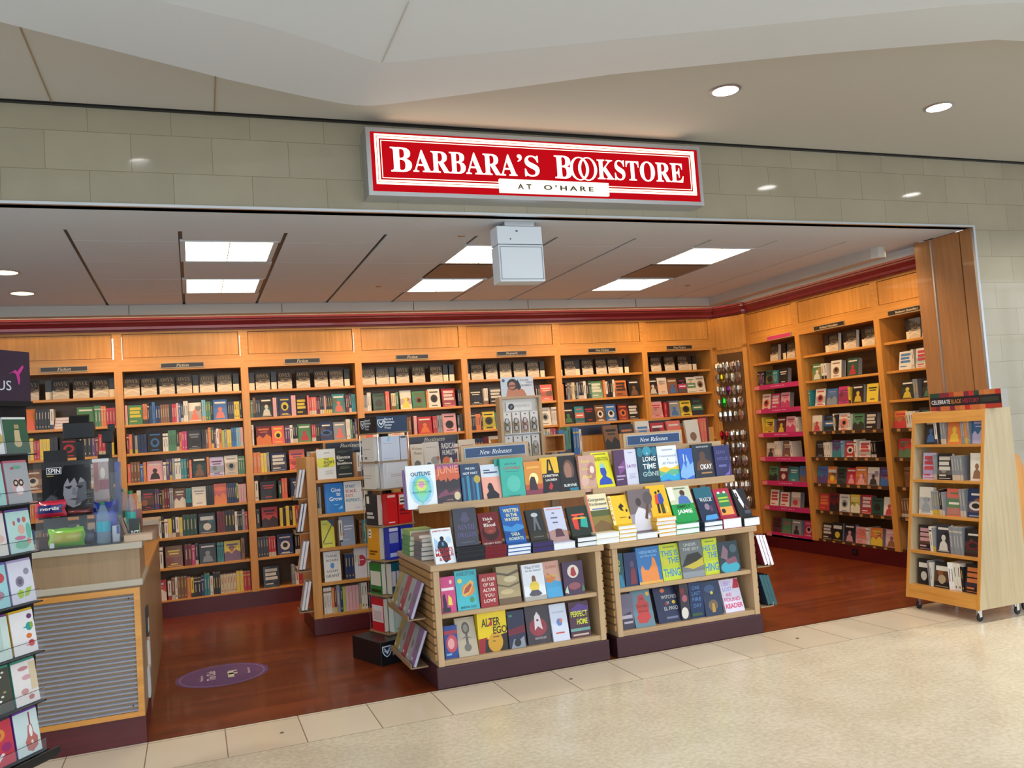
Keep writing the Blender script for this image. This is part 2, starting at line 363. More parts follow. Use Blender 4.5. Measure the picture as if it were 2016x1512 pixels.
# angled corner panel between the two runs of shelving
cp = MB(); A_, B_ = Vector((6.10, 9.06)), Vector((6.27, 8.60)); t_ = (B_-A_).normalized(); nn = Vector((-t_.y, t_.x))
def vwall(mb, a, b, z0, z1, d0, d1):
    p = [a+nn*d0, b+nn*d0, b+nn*d1, a+nn*d1]
    mb.prism([(q.x, q.y) for q in p], z0, z1, axis='z')
L_ = (B_-A_).length
vwall(cp, A_, B_, .15, 2.78, 0, .04); vwall(cp, A_, A_+t_*.06, .15, 2.78, -.012, 0); vwall(cp, B_-t_*.06, B_, .15, 2.78, -.012, 0)
vwall(cp, A_, B_, 2.38, 2.42, -.012, 0)
struct(cp.build('wall_corner', 'maple'))
cp = MB(); vwall(cp, A_, B_, 0, .15, -.01, .04); struct(cp.build('baseboard_corner', 'plinth'))
# concourse window wall far behind the viewer: dark mullions in front of the bright daylight
wf = MB()
for x in range(-9, 26, 2): wf.box(x, -8.4, 0, x+.12, -8.2, 4.8)
for z in (0, 1.1, 3.2, 4.75): wf.box(-9, -8.4, z, 25, -8.2, z+.09)
struct(wf.build('window_1', 'alu'))

# ------------------------------------------------------------ lamps
for i, (x, y) in enumerate(lights_xy):
    t = empty('ceiling_light', (x, y, ZC)); side = 'nearer' if i % 2 == 0 else 'farther'; col_ = ('left', 'middle', 'right')[i//2]
    tag(t, 'glowing square fluorescent ceiling light, %s of the %s pair in the shop ceiling' % (side, col_), 'ceiling light', 'fluorescent ceiling panels')
    bx('diffuser', 'troffer', (-.29, -.31, .0, .29, .31, .01), t)
    fr = MB(); 
    for a in ((-.325, -.33, -.004, -.29, .33, .012), (.29, -.33, -.004, .325, .33, .012), (-.29, -.33, -.004, .29, -.31, .012), (-.29, .31, -.004, .29, .33, .012)): fr.box(*a)
    fr.build('frame', 'plaster_shop', t)
    lv = MB().box(-.29, -.003, -.006, .29, .003, 0).box(-.003, -.31, -.006, .003, .31, 0); lv.build('louver', 'plaster', t)
for i, x in enumerate((2.34, 4.35)):
    g = MB().box(x-.31, 6.90, 3.0, x+.31, 7.48, 3.008)
    o = g.build('return_air_panel', 'vent_grey'); MB().box(x-.31, 6.84, 3.002, x+.31, 6.90, 3.008).build('slot', 'black_metal', o); tag(o, 'brown return air panel set between the %s pair of ceiling lights' % ('middle', 'right')[i], 'vent', 'air panels')
for i, (x, y, r_) in enumerate(((-1.24, 7.2, .085), (-1.27, 8.08, .085))):
    t = empty('downlight', (x, y, ZC)); tag(t, 'round warm downlight in plain shop ceiling at far left, %s one' % ('nearer', 'farther')[i], 'downlight', 'warm shop downlights')
    MB().lathe([(r_, -.001), (r_, .004)], n=24).build('lens', 'downlight_warm', t); MB().lathe([(r_+.018, -.003), (r_+.001, -.006), (r_, -.0005)], n=24, cap=False).build('rim', 'alu', t)
CL = [(-1.93, 4.33), (-.23, 4.30), (1.47, 4.33), (3.17, 4.343), (4.866, 4.312), (6.56, 4.28), (8.26, 4.28)]
for i, (x, y) in enumerate(CL):
    spot('downlight_beam', (x, y, 3.54), 120, (1, .95, .86), 120, .8)
    t = empty('downlight', (x, y, 3.56))
    tag(t, {3: 'round white concourse downlight just right above the red sign', 4: 'round white concourse downlight at the upper right, farther right one'}.get(i, 'round recessed concourse downlight above the stone wall, outside the view'), 'downlight', 'concourse downlights' if i in (3, 4) else 'hidden concourse downlights')
    MB().lathe([(.078, -.002), (.078, .004)], n=28).build('lens', 'downlight', t); MB().lathe([(.098, -.004), (.079, -.009), (.078, -.001)], n=28, cap=False).build('rim', 'alu', t)
for i, (x, y) in enumerate(((1.70, 7.87), (5.08, 7.92), (1.9, 5.868))):
    o = MB().lathe([(.028, -.004), (.03, 0), (.03, .002)], (x, y), n=16).build('sprinkler_cover', 'laminate'); o.location.z = ZC
    tag(o, 'small round brown sprinkler cover in shop ceiling, %s' % ('left of the middle ceiling lights', 'right of the right ceiling lights', 'near the header over the white box')[i], 'sprinkler')
# warm cove lamps behind the trough and small wall-washing spots in front of it
area('cove_lamp', (1.4, 8.905, 2.965), (0, 0, 0), 9.2, .03, 13, (1, .68, .36))
area('cove_lamp', (6.06, 7.4, 2.965), (0, 0, 0), .04, 3.0, 5, (1, .68, .36))
for x in (-2.2, -.6, .55, 1.7, 2.85, 4.0, 5.1): spot('shelf_lamp_beam', (x, 8.35, 2.97), 42, (1, .64, .30), 110, .9, .06, (math.radians(24), 0, 0))
for y in (8.0, 7.0, 6.1): spot('shelf_lamp_beam', (5.62, y, 2.97), 34, (1, .64, .30), 110, .9, .06, (0, math.radians(-24), 0))

# ------------------------------------------------------------ shop sign
t = empty('shop_sign', (2.267, 5.20, 3.262)); tag(t, 'long red illuminated shop sign with cream serif letters above the entrance', 'sign')
w2, h2 = 1.19, .212
fr = MB()
for a in ((-w2, -.11, -h2, w2, .05, -h2+.026), (-w2, -.11, h2-.026, w2, .05, h2), (-w2, -.11, -h2+.026, -w2+.026, .05, h2-.026), (w2-.026, -.11, -h2+.026, w2, .05, h2-.026)): fr.box(*a)
fr.build('frame', 'alu', t)
bx('panel', 'sign_red', (-w2+.028, -.105, -h2+.028, w2-.028, .04, h2-.028), t)
bd = MB()
def ring(mb, a, b, wd, y):
    for q in ((-a, -b, a, -b+wd), (-a, b-wd, a, b), (-a, -b, -a+wd, b), (a-wd, -b, a, b)): mb.box(q[0], y-.004, q[1], q[2], y, q[3])
ring(bd, w2-.052, .157, .011, -.105); ring(bd, w2-.068, .141, .011, -.105); ring(bd, w2-.090, .119, .0035, -.105)
for i_, p_ in enumerate(bd.v): bd.v[i_] = (p_[0], p_[1], p_[2]+.017)
bd.build('border_lines', 'sign_cream', t)
tx = MB(); y_ = -.112
zb, zt = -.056, .084
def word(s_, x0, x1, z0=zb, z1=zt): put_text(tx, s_, x0, z0, x1, z1, y_, 'W', 'x', bold=.006, res=6)
word('B', -1.045, -.912, z0=zb-.004, z1=zt+.010); word('ARBARA', -.905, -.212); put_text(tx, '\u2019', -.208, .038, -.174, .088, y_, 'W', 'x', bold=.006)
word('S', -.158, -.055); tx.build('lettering', 'sign_white', t); tx = MB()
word('B', .055, .178, z0=zb-.004, z1=zt+.010)
def oval(mb, cx, rx, rz, wd, y):
    n_ = 32; cz = (zb+zt)/2-.002; V0 = len(mb.v)
    for k in range(n_):
        a = 2*PI*k/n_; mb.v.append((cx+rx*math.cos(a), y, cz+rz*math.sin(a))); mb.v.append((cx+(rx-wd)*math.cos(a), y, cz+(rz-.007)*math.sin(a)))
    for k in range(n_): a = V0+2*k; b = V0+2*((k+1) % n_); mb.f.append((a, b, b+1, a+1)); mb.c.append('W')
oval(tx, .236, .070, .080, .021, y_); oval(tx, .296, .070, .080, .021, y_-.001)
word('KSTORE', .368, 1.037)
tx.build('lettering', 'sign_white', t)
pl = MB().box(-.344, -.125, -.170, .438, -.10, -.082); pl.build('name_plate', 'sign_plate', t)
tx = MB(); put_text(tx, "AT", -.222, -.146, -.126, -.112, -.127, '3a300c', 's', bold=.025, sp=1.8); put_text(tx, "O'HARE", -.039, -.146, .321, -.112, -.127, '3a300c', 's', bold=.025, sp=1.5)
tx.build('small_lettering', 'matte', t)

area('added_ceiling_glow', (2.27, 5.14, 3.478), (math.radians(-142), 0, 0), 2.1, .06, 1.4, (1, .62, .42))  # unseen warm lamp, added to tint the ceiling over the sign
# white security device box hung under the header
t = empty('ceiling_box', (2.17, 5.45, 2.99)); tag(t, 'pale grey metal box hanging from the header in the middle of the entrance', 'box')
bx('mounting_plate', 'alu', (-.11, -.05, -.03, .11, .09, 0), t, bevel=.003)
MB().box(-.165, -.04, -.155, .165, .10, -.03).build('housing', 'bulkhead', t, bevel=.005)
MB().box(-.165, -.045, -.415, .165, .10, -.16).build('door', 'bulkhead', t, bevel=.005)
d_ = MB(); 
for a in ((-.155, -.048, -.40, .155, -.0455, -.396), (-.155, -.048, -.178, .155, -.0455, -.174), (-.155, -.048, -.40, -.151, -.0455, -.174), (.151, -.048, -.40, .155, -.0455, -.174)): d_.box(*a, col='8d979b')
d_.box(-.03, -.0435, -.07, -.015, -.0405, -.06, col='54585a').box(-.075, -.0435, -.125, -.068, -.0405, -.115, col='54585a'); d_.build('bead', 'matte', t)
# ------------------------------------------------------------ wall shelving
SH = [2.165, 1.885, 1.605, 1.325, 1.045, .765, .475, .165]      # upper faces of the shelves
DP = .34
ORD = ['first', 'second', 'third', 'fourth', 'fifth', 'sixth', 'seventh', 'eighth', 'ninth', 'tenth', 'eleventh', 'twelfth', 'thirteenth', 'fourteenth', 'fifteenth', 'sixteenth', 'seventeenth', 'eighteenth', 'nineteenth', 'twentieth'] + ['%dth' % k for k in range(21, 60)]
def bookcase(x0, x1, label, org=(0, 0), rz=0, strip=None, grain='maple'):
    """local x along the run, y into the wall, z up; posts centred on x0 and x1"""
    ox = org[0]+math.cos(rz)*x0; oy = org[1]+math.sin(rz)*x0; w = x1-x0
    t = empty('bookcase', (ox, oy, 0), rz); tag(t, label, 'bookcase', 'built-in shelving bays along the walls')
    for a in (0, w-.036): bx('side_panel', 'maple', (a, 0, .15, a+.036, DP, 2.40), t)
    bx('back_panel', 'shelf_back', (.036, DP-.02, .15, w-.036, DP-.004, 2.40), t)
    bx('plinth', 'plinth', (0, .012, 0, w, DP, .15), t)
    for k, z in enumerate(SH):
        s_ = bx('shelf', 'maple_x', (.0365, .03, z-.026, w-.0365, DP-.021, z), t, bevel=.004)
        if strip and k:
            e_ = MB().box(.05, .012, z-.04, w-.045, .0295, z+.014, col='c42c6c')
            e_.box(.055, .010, z-.034, .15, .012, z+.008, col='e08a80'); [e_.box(w*.40+q*.042, .0112, z-.016, w*.40+q*.042+.034-.006*((q+k) % 3), .0119, z-.007, col='e89ab4') for q in range(6)]
            e_.build('shelf_strip', 'print', s_)
    p = MB().box(0, 0, 2.40, w, DP, 2.53)                                # fascia rail
    p.box(0, 0, 2.53, .045, DP, 2.785).box(w-.045, 0, 2.53, w, DP, 2.785).box(.045, 0, 2.765, w-.045, DP, 2.785); p.build('fascia', 'maple_x', t)
    bx('panel_groove', 'print', (.0452, .022, 2.5302, w-.0452, .028, 2.7648), t, col='4a2c12')
    bx('fascia_panel', grain, (.050, .010, 2.535, w-.050, .0218, 2.760), t)
    return t
def sec_sign(t, text, cx, w=.36, bgc='2a211b', fg='d9c8a8', z=2.443, tilt=0):
    s_ = MB().box(-w/2, -.012, -.026, w/2, 0, .026, col='b9a47c'); s_.box(-w/2+.004, -.0135, -.019, w/2-.004, -.012, .021, col=bgc)
    fit_text(s_, text, 0, 0, min(.27, .03*len(text)*.46+.02), -.0142, fg, 'x' if len(text) > 16 else 'i', .030, bold=.01)
    o = s_.build('section_sign', 'print', t); o.location = (cx, -.001, z)
    return o
BX = [-1.80, -.635, .53, 1.685, 2.86, 3.99, 5.13, 6.09]
BN = ['first Fiction bay', 'second Fiction bay', 'third Fiction bay', 'fourth Fiction bay', 'Biography bay', 'first Non Fiction bay', 'last Non Fiction bay']
BL = ['maple wall bookcase at far left, partly behind the card rack', 'maple wall bookcase with a Fiction sign, right behind the service counter', 'maple wall bookcase with a Fiction sign, left of the business shelves',
      'maple wall bookcase with a Fiction sign, behind the tall white book tower', 'maple wall bookcase with the Biography sign, behind the eyeglass stand', 'maple wall bookcase with a Non Fiction sign, left of two', 'maple wall bookcase with a Non Fiction sign, nearest the corner']
ST = ['Fiction']*4 + ['Biography', 'Non Fiction', 'Non Fiction']
cases = []
for i in range(7):
    t = bookcase(BX[i], BX[i+1], BL[i], (0, YB)); sec_sign(t, ST[i], (BX[i+1]-BX[i])/2+(.12 if i == 0 else 0), .40 if i < 2 else .36); cases.append(t)
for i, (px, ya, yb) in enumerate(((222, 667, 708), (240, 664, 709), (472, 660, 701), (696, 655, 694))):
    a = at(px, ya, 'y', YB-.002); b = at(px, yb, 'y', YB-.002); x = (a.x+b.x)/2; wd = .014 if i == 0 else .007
    o = MB().box(x-wd/2, YB-.003, b.z, x+wd/2, YB+.004, a.z).build('painted_light_sliver', 'painted_gap_glow' if i == 0 else 'alu')  # sliver painted in for the bright streak of light at the seam
    tag(o, 'sliver of painted light at the edge of the upper fascia panel, %s from the left' % ORD[i], 'painted light', 'painted light slivers in the fascia')
RYS = [8.64, 7.73, 6.55, 5.45]           # posts of the right run, far to near
RN = ['pink-striped bay', 'bestseller bay', 'near bestseller bay']
RLB = ['maple bookcase on the right wall with bright pink shelf strips', 'maple bookcase on the right wall with bestseller sign, wholly in view', 'maple bookcase on the right wall half hidden by the timber jamb']
for i in range(3):
    t = bookcase(-RYS[i], -RYS[i+1], RLB[i], (XR, 0), -PI/2, strip=(i == 0)); w = RYS[i]-RYS[i+1]
    # bookcase() uses world x,y from org+dir*x0: rotated run keeps y = -x0
    if i == 0: sec_sign(t, "", .62, .42, 'c43a70', 'f0c8d0', 2.425)
    else: sec_sign(t, "Barbara's Bestsellers", .53 if i == 1 else .40, .46, z=2.43)
    cases.append(t)
    if i:      # ledge strips with small coloured price cards
        for k, z in enumerate(SH):
            if k < 3: continue
            e_ = MB().box(.05, .014, z-.028, w-.045, .0295, z+.010, col='4a3322')
            for q in range(7): e_.box(.12+q*.145, .012, z-.022, .16+q*.145, .014, z+.004, col='b9864a')
            o = e_.build('price_rail', 'print', t)
o = MB().box(6.296, 7.10, .055, 6.302, 7.18, .115, col='120a0a').box(6.294, 7.12, .07, 6.297, 7.16, .10, col='2a2020').build('power_outlet', 'print')
o.location.x = .0105
tag(o, 'dark power outlet in the red plinth of the right wall shelving', 'outlet')

# ------------------------------------------------------------ books: specs are collected first, then the largest become objects
SPECS = []      # dict(M=matrix, w,h,t, kind 'face'/'spine', cov, edge, el, look, where, group, size)
def spec(M, w, h, t, kind, cov, el, look, where, group, edge='w', pages=True, force=False, spine=None, label=None):
    c = M @ Vector((w/2 if kind == 'face' else t/2, 0, h/2)); d = (c-CAM).length
    SPECS.append(dict(M=M, w=w, h=h, t=t, kind=kind, cov=cov, el=el, look=look, where=where, group=group, edge=edge, force=force, spine=spine or cov, label=label,
        size=(w if kind == 'face' else t)*h/d/d*(1 if kind == 'face' else .8)))
def rim(mb, w, h, t, cov, spine, edge, hard=True):
    """covers, spine and page block of a book whose front cover faces -y; fore edge on the right"""
    b = .0022 if hard else .0008; i_ = .003 if hard else .0004
    mb.box(0, 0, 0, w, b, h, col=cov); mb.box(0, t-b, 0, w, t, h, col=cov); mb.box(0, b, 0, b, t-b, h, col=spine)
    return (b, b, i_, w-i_, t-b, h-i_, edge)
def look_col(c): return NAMES.get(c, 'plain')
# generic cover artwork for shelves seen from afar
def art(st, a, rnd, cov='k', b2=None):
    v = lambda lo, hi: lo+(hi-lo)*rnd.random()
    ac, tx_ = mix(a, cov, .12), mix(a, cov, .35); sc_ = mix(rnd.choice('nRBGvtowk'), cov, .45)
    pre = [('r', 0, v(.0, .3), 1, v(.45, .7), mix(sc_, cov, .5)), ('e', v(.2, .8), v(.3, .7), v(.12, .3), v(.08, .2), sc_), ('r', .1, .04, .9, .075, tx_)] if rnd.random() < .75 else []
    el, d = _art(st, ac, rnd, b2, v)
    return pre+el, d
def _art(st, a, rnd, b2, v):
    if st == 0: return [('r', .14, .72, .86, .80, a), ('r', .22, .60, .78, .66, a), ('r', .30, .12, .70, .17, a)], 'two title bars'
    if st == 1: return [('e', .5, v(.4, .5), .30, .22, a), ('e', .5, .46, .16, .12, b2 or 'k'), ('r', .15, .80, .85, .87, a), ('r', .25, .08, .75, .13, a)], 'a round emblem'
    if st == 2: return [('p', ((0, 0), (1, 0), (1, .38), (.7, .56), (.45, .34), (.2, .5), (0, .36)), a), ('r', .15, .76, .85, .85, a), ('r', .25, .64, .75, .69, a)], 'a rolling landscape'
    if st == 3: return [('e', .5, .52, .15, .11, a), ('p', ((.18, .08), (.82, .08), (.74, .32), (.58, .42), (.42, .42), (.26, .32)), a), ('r', .12, .80, .88, .88, b2 or 'w')], 'a small figure'
    if st == 4: return [('r', 0, .30, 1, .62, a), ('r', .15, .42, .85, .50, b2 or 'w'), ('r', .2, .80, .8, .86, a)], 'a broad band'
    if st == 5: return [('r', .12, .74, .88, .88, a), ('r', .12, .55, .80, .69, a), ('r', .12, .36, .88, .50, a), ('r', .12, .14, .60, .20, a)], 'bold stacked lettering'
    if st == 6: return [('r', .1, .66, .9, .84, b2 or 'w'), ('e', .5, .34, .24, .17, a), ('p', ((.35, .3), (.5, .5), (.65, .3), (.58, .16), (.42, .16)), a)], 'block lettering over a shape'
    return [('e', .5, .40, .42, .16, a), ('e', .5, .40, .26, .09, b2 or 'k'), ('r', .2, .76, .8, .83, 'w')], 'a swirl'
def shelf_run(txt, x0, x1, z, y, org, rz, bay, row, group, hbase=.205, seed=0, side='left', face_t=.03, depth=.15, label_row=True):
    """text of one shelf -> book specs. F<cover><accent><style> face-out; <colour><n> spines; _<n> gaps (2 cm)"""
    rnd = random.Random(seed); items = []
    for a in re.findall(r'F\w\w\d|H\w\d*|_\d*|[A-Za-z]\d*', txt.replace(' ', ',').replace(',', ' ')):
        if a[0] == 'F': items.append(('F', a[1], a[2], int(a[3]), .138*(.9+.2*rnd.random())))
        elif a[0] == '_': items.append(('_', 0, 0, 0, .02*int(a[1:] or 1)))
        elif a[0] == 'H': items.append(('H', a[1], 'w', 0, .17))
        else:
            h_ = hbase*(.80+.17*rnd.random()); w_ = .023*(.8+.5*rnd.random()); st = rnd.randrange(4)
            ac = rnd.choice('wwyLk') if a[0] not in 'wWL' else rnd.choice('kkrBn')
            for _ in range(int(a[1:] or 1)): items.append(('S', a[0], ac, st, w_*.97, h_, w_))
    tot = sum(i[4] for i in items); k = min(1.3, (x1-x0)/tot) if tot else 1
    x = x0; R_ = Matrix.Translation((org[0], org[1], 0)) @ Matrix.Rotation(rz, 4, 'Z'); n_ = 0
    for it in items:
        wd = it[4]*k
        if it[0] == 'F':
            h_ = hbase*(.86+.12*rnd.random()); lean = math.radians(-7-4*rnd.random()); w_ = min(wd*.95, .155); el, desc = art(it[3], it[2], rnd, it[1])
            yy = y+.012+.02*rnd.random()
            M = R_ @ Matrix.Translation((x+(wd-w_)/2, yy, z+.0008)) @ Matrix.Rotation(lean, 4, 'X')
            nm = NAMES[it[1]]; n_ += 1
            spec(M, w_, h_, face_t, 'face', it[1], el, '%s face-out book with %s in %s' % (nm, desc, NAMES[it[2]]), '%s from left, %s shelf down, %s' % (ORD[n_-1], ORD[row], bay), group, edge='s' if face_t > .04 else 'w')
        elif it[0] == 'S':
            n_ += 1; h_ = it[5]; t_ = wd*.94; dd = depth*(.85+.2*rnd.random()); tl = (rnd.random()-.5)*.03
            M = R_ @ Matrix.Translation((x+.0006, y+.012+.006*rnd.random(), z+.0008))
            spec(M, dd, h_, t_, 'spine', it[1], it[3], '%s spine-out book' % NAMES[it[1]], '%s from left, %s shelf down, %s' % (ORD[n_-1], ORD[row], bay), group, edge=it[2])
        elif it[0] == 'H':
            zz = z+.0008
            for q in range(4):
                n_ += 1; M = R_ @ Matrix.Translation((x+.004*q, y+.03, zz+.026)) @ Matrix.Rotation(-PI/2, 4, 'X')
                spec(M, .15, .11, .026, 'face', it[1], [], '%s book lying flat' % NAMES[it[1]], '%s in the small pile, %s shelf down, %s' % (ORD[q], ORD[row], bay), group)
                zz += .0268
        x += wd
def onyx_row(xs, z, y, org, rz, bay, group):
    """the repeated hardback set that fills every top shelf, header shade painted as dark upper halves; 1 = face-out, 0 = narrow spine"""
    R_ = Matrix.Translation((org[0], org[1], 0)) @ Matrix.Rotation(rz, 4, 'Z'); n_ = 0
    for x, face in xs:
        n_ += 1
        if face:
            el = [('r', 0, .42, 1, 1, '1d1712'), ('r', 0, 0, 1, .44, 'c9b9a0'), ('p', ((0, .1), (.5, .28), (1, .14), (1, .2), (.5, .36), (0, .22)), 'dccdb2'), ('p', ((.05, .40), (.3, .52), (.6, .44), (.95, .56), (1, .42), (.5, .36)), '7d6f5e'), ('T', 'ONYX', .10, .66, .90, .88, '6e6253', 'x'), ('T', 'STORM', .18, .50, .82, .60, '6e6253', 'x')]  # dark upper half paints the header's shadow into the cover
            M = R_ @ Matrix.Translation((x, y+.045, z+.0008)) @ Matrix.Rotation(math.radians(-6), 4, 'X')
            spec(M, .140, .192, .045, 'face', '1d1712', el, 'dark hardback with cream lower half', '%s in the top-shelf row of the %s' % (ORD[n_-1], bay), group)
        else:
            M = R_ @ Matrix.Translation((x, y+.09, z+.0008))
            spec(M, .15, .185, .055, 'spine', '1d1712', 9, 'dark hardback spine with cream lower half', '%s in the top-shelf row of the %s' % (ORD[n_-1], bay), group, edge='f0dfba')
TOPS = [[(.20, 0), (.33, 1), (.52, 0), (.585, 1), (.76, 1), (.93, 1), (1.07, 0)],
        [(.04, 1), (.195, 1), (.36, 1), (.52, 1), (.67, 0), (.735, 1), (.90, 1), (1.055, 0)],
        [(.045, 0), (.11, 1), (.265, 0), (.33, 1), (.515, 1), (.70, 1), (.86, 1), (1.02, 0)],
        [(.045, 1), (.20, 1), (.355, 0), (.42, 1), (.60, 1), (.80, 1), (.96, 0), (1.03, 0)],
        [(.04, 0), (.10, 1), (.27, 1), (.44, 1), (.61, 1), (.78, 1), (.95, 0)],
        [(.045, 0), (.115, 1), (.27, 0), (.34, 1), (.52, 1), (.68, 1), (.84, 0), (.92, 0)],
        [(.04, 0), (.12, 1), (.31, 1), (.50, 1), (.66, 0), (.73, 0)]]
for i in range(7): onyx_row([(x, f_) for x, f_ in TOPS[i]], SH[0], .03, (BX[i], YB), 0, BN[i], 'cream hardbacks with painted shade on the top shelves')
for i, xs_ in enumerate(([(.32, 1), (.50, 0), (.62, 1), (.80, 0)], [(.30, 0), (.40, 1), (.58, 0), (.66, 1), (.84, 0), (.92, 1)], [(.24, 0), (.31, 1), (.47, 1), (.66, 0)])):
    onyx_row(xs_, SH[0], .03, (XR, RYS[i]), -PI/2, RN[i], 'cream hardbacks with painted shade on the top shelves')
BACK = {
 (0, 1): 'n3 Fpk2 Foc2 k5 w1 Hp Fgw3 g2 o2 r3', (0, 2): 's3 n1 o1 w1 v3 a1 y1 r2 y3 k2 Fkr1 k3 v1 R1 r2 k1 y1', (0, 3): 'n3 w1 k5 Fnw1 r3 w2 b2 w1 k3 Fwn0 b1', (0, 4): 'k3 Fbw0 w3 o2 k2 Fwr1 n3',
 (1, 1): 'p1 Fgy5 o2 k1 B1 b1 B2 n4 k1 r2 p1 b1 K1 w2 Fwc3 a2 g2 k1 Fbc3 K3 y2 k1', (1, 2): 'R1 c1 k1 s1 B3 Fkb1 w2 g4 k1 o1 m2 FKs0 k2 n1 o1 G1 v1 w1 o1 l1 s1 y2 b2 a2 p1',
 (1, 3): 'c1 n3 b1 o1 Fpk3 w1 v1 B1 s1 w2 t2 k1 c1 Fkn3 o1 FVv0 Fws1 g3', (1, 4): 'o3 w2 Fkr0 v2 k1 n1 R2 s2 Fnw2 t2 Fws0 k3 Fco2 B5 l1 p3',
 (1, 5): 'k2 w1 Fky2 w1 k1 w1 y1 k1 w1 y1 G4 Fkw6 R3 k3 w1 k2 s1 r1', (1, 6): 'm2 R3 w1 r2 w1 Fny0 R2 m1 k1 Fks3 t2 Fyv2 n1', (1, 7): 'v1 c3 Frw2 w1 n1 w1 n3 o1 y1 k2 B1 t2 w1 k3 L5 y2 r2',
 (2, 1): 'g1 n1 K2 Fkw3 p2 k1 FBy1 p2 Fky5 c1 r1 c2 R2 k2 p1 k3 Ftc3 R2 k1 t2', (2, 2): 'w1 _1 FRo2 Fcy1 v2 w1 k2 Fgr3 r2 k2 FBb7 Fsc3 w2 g1 k1 v1', (2, 3): 'o2 y2 s1 FBw5 Fcv0 s1 w2 o1 k2 r1 Fkw0 m1 w1 y1 r1 k1',
 (2, 4): 'w1 Fkr0 G1 c2 _1 FBw0 o1 w1 k3 Fwb0 n2', (2, 5): 'k1 Frk2 y1 k1 y1 k1 y1 r1 y1 k1 w1 k1 r1 w1 k1 R1 y1 k2 y1 w1 b1', (2, 6): 'K4 r3 FBw1 k2 o1 n1 w1 s1 o1 m2 k1 w2', (2, 7): '_1 Fkw5 _4 s1 w1 r1 n1 w1 o1 g1 b2 B2 t1 w1',
 (3, 1): 's2 w2 _1 FGk1 c2 _1 L2 g1 _1 Fwy3 Fgn1 o1 Fwk1 _1 Frw5 _1 k2', (3, 2): 'c3 w2 k3 Fwr0 n2 _1 p1 Fro3 r2 s2 Fpk1 K1 k1', (3, 3): 'o2 w1 B2 Fwk0 n2 k3 b2 r1 w2 k2', (3, 4): 'k3 w2 Fbw0 r2 g2 n3 Fkw1 s2 b1',
 (4, 1): 'Fkw0 w2 Fkw5 w1 _1 r1 R1 r2 w1 Fwb0 k2 Fcw0', (4, 2): 'k3 o2 k1 Fyk1 Ftc0 w1 Fws0 k4 r1 w1 b2 Fws1 w3', (4, 3): 'w1 B3 R2 Fwn0 r1 o1 k3 Fkw0 B3 r1 w2', (4, 4): 'k3 Fsw0 w3 r2 k2 b3 n2 Frw0',
 (5, 1): 'o1 _1 k1 s1 n1 L2 k1 s1 k2 w1 k1 G1 Fgw5 o1 w1 k2 w1 Fok5 _1 Fkn3 _1', (5, 2): 'Fkg3 Ftc4 Fkr0 Fnw1 Fbw1 _1 FRo1 Fkw5 _3', (5, 3): '_2 y2 _1 n2 k3 Fwk0 w2 r2 b2 Fcw1 k3', (5, 4): 'k3 w2 Fbw1 n3 r2 Fkw0 s3 w2',
 (6, 1): 'Fkw3 Fws0 Fnb3 Fkm4 Fwg4 Fwn1 _3', (6, 2): 'Fpr0 r1 R1 Fsb3 Fyk1 FKg4 _4', (6, 3): 'w2 k2 Fwr0 n2 o1 Ftw0 _3', (6, 4): 'k2 Fbw0 w2 r2 Fwn1 _2'}
GEN = ['k2 Fwn2 r3 w2 b2 Fkr4 n3 g2 k2 o2 Fbw1 s3 R2 w2', 'R3 w1 Fyk3 t2 k4 w2 Fnw6 B3 p2 k2 Fgw0 o2 n2 w2', 'w2 k3 Fcw4 b3 s2 n2 y1 Fkw3 G3 w1 r2 k2 Fwb2 v2 k1']
for i in range(7):
    for r_ in range(4, 8):
        if (i, r_) not in BACK: BACK[(i, r_)] = GEN[(i+r_) % 3]
for (i, r_), s_ in BACK.items():
    w = BX[i+1]-BX[i]
    shelf_run(s_, .042, w-.042, SH[r_], .03, (BX[i], YB), 0, BN[i], r_, 'books on the back wall shelves', seed=i*10+r_, hbase=.215 if r_ != 0 else .2)
RIGHT = {
 (0, 1): 'k1 v2 k1 FGk1 t3 Fkw0', (0, 2): 'Fwr1 Fmw5 Fpm2', (0, 3): 'y1 Fyk0 FRy3 Fpm2 w2', (0, 4): 'Fwk3 w3 Fnw0 w1', (0, 5): 'Fgk2 FRw6 Ftw0 Fbn2', (0, 6): 'Fwr5 Fwr5 Fwr6', (0, 7): 'FRk5 Fgm0 Fsk3 Fmp1',
 (1, 1): '_2 Fgw3 w2 _2 Fwn1 _2 FGr3', (1, 2): 't1 _1 Fwr1 Fbs2 Fmv0 y1 Fky3 Fyk0', (1, 3): 'Fwr3 Fkb4 w1 k1 Fwc1 w1 Fgk2 Fkw5', (1, 4): 'Fks0 w3 Fvt2 a1 Frw1 w1 Fwr5 k2', (1, 5): 'Fbv2 Foy6 FGk5 Frp3 Fop3 Fwk3 Fvb2', (1, 6): 'Fro5 FRk2 Fws1 Fyw2 Frw5 FGk1 Fwr3', (1, 7): 'Fkw5 Fky6 Fkp3 Fpc5 w2 Foy2 Fpn3',
 (2, 1): '_5 Fwb5 w1 Fwr5 w1', (2, 2): '_4 Fky3 s2 Fkg3 k1', (2, 3): 'For2 w4 Fkg4 k2', (2, 4): 'Frg2 w3 s3 k3 Fkn0', (2, 5): '_3 n4 Fkw0 k3', (2, 6): 'n5 k4 Fkw0', (2, 7): 'Fbw1 k3 w3 Fkr0'}
for (i, r_), s_ in RIGHT.items():
    w = RYS[i]-RYS[i+1]
    shelf_run(s_, .05 if i != 0 else .10, w-.045, SH[r_], .03, (XR, RYS[i]), -PI/2, RN[i], r_, 'books on the right wall shelves', seed=100+i*10+r_, face_t=.055, hbase=.20)
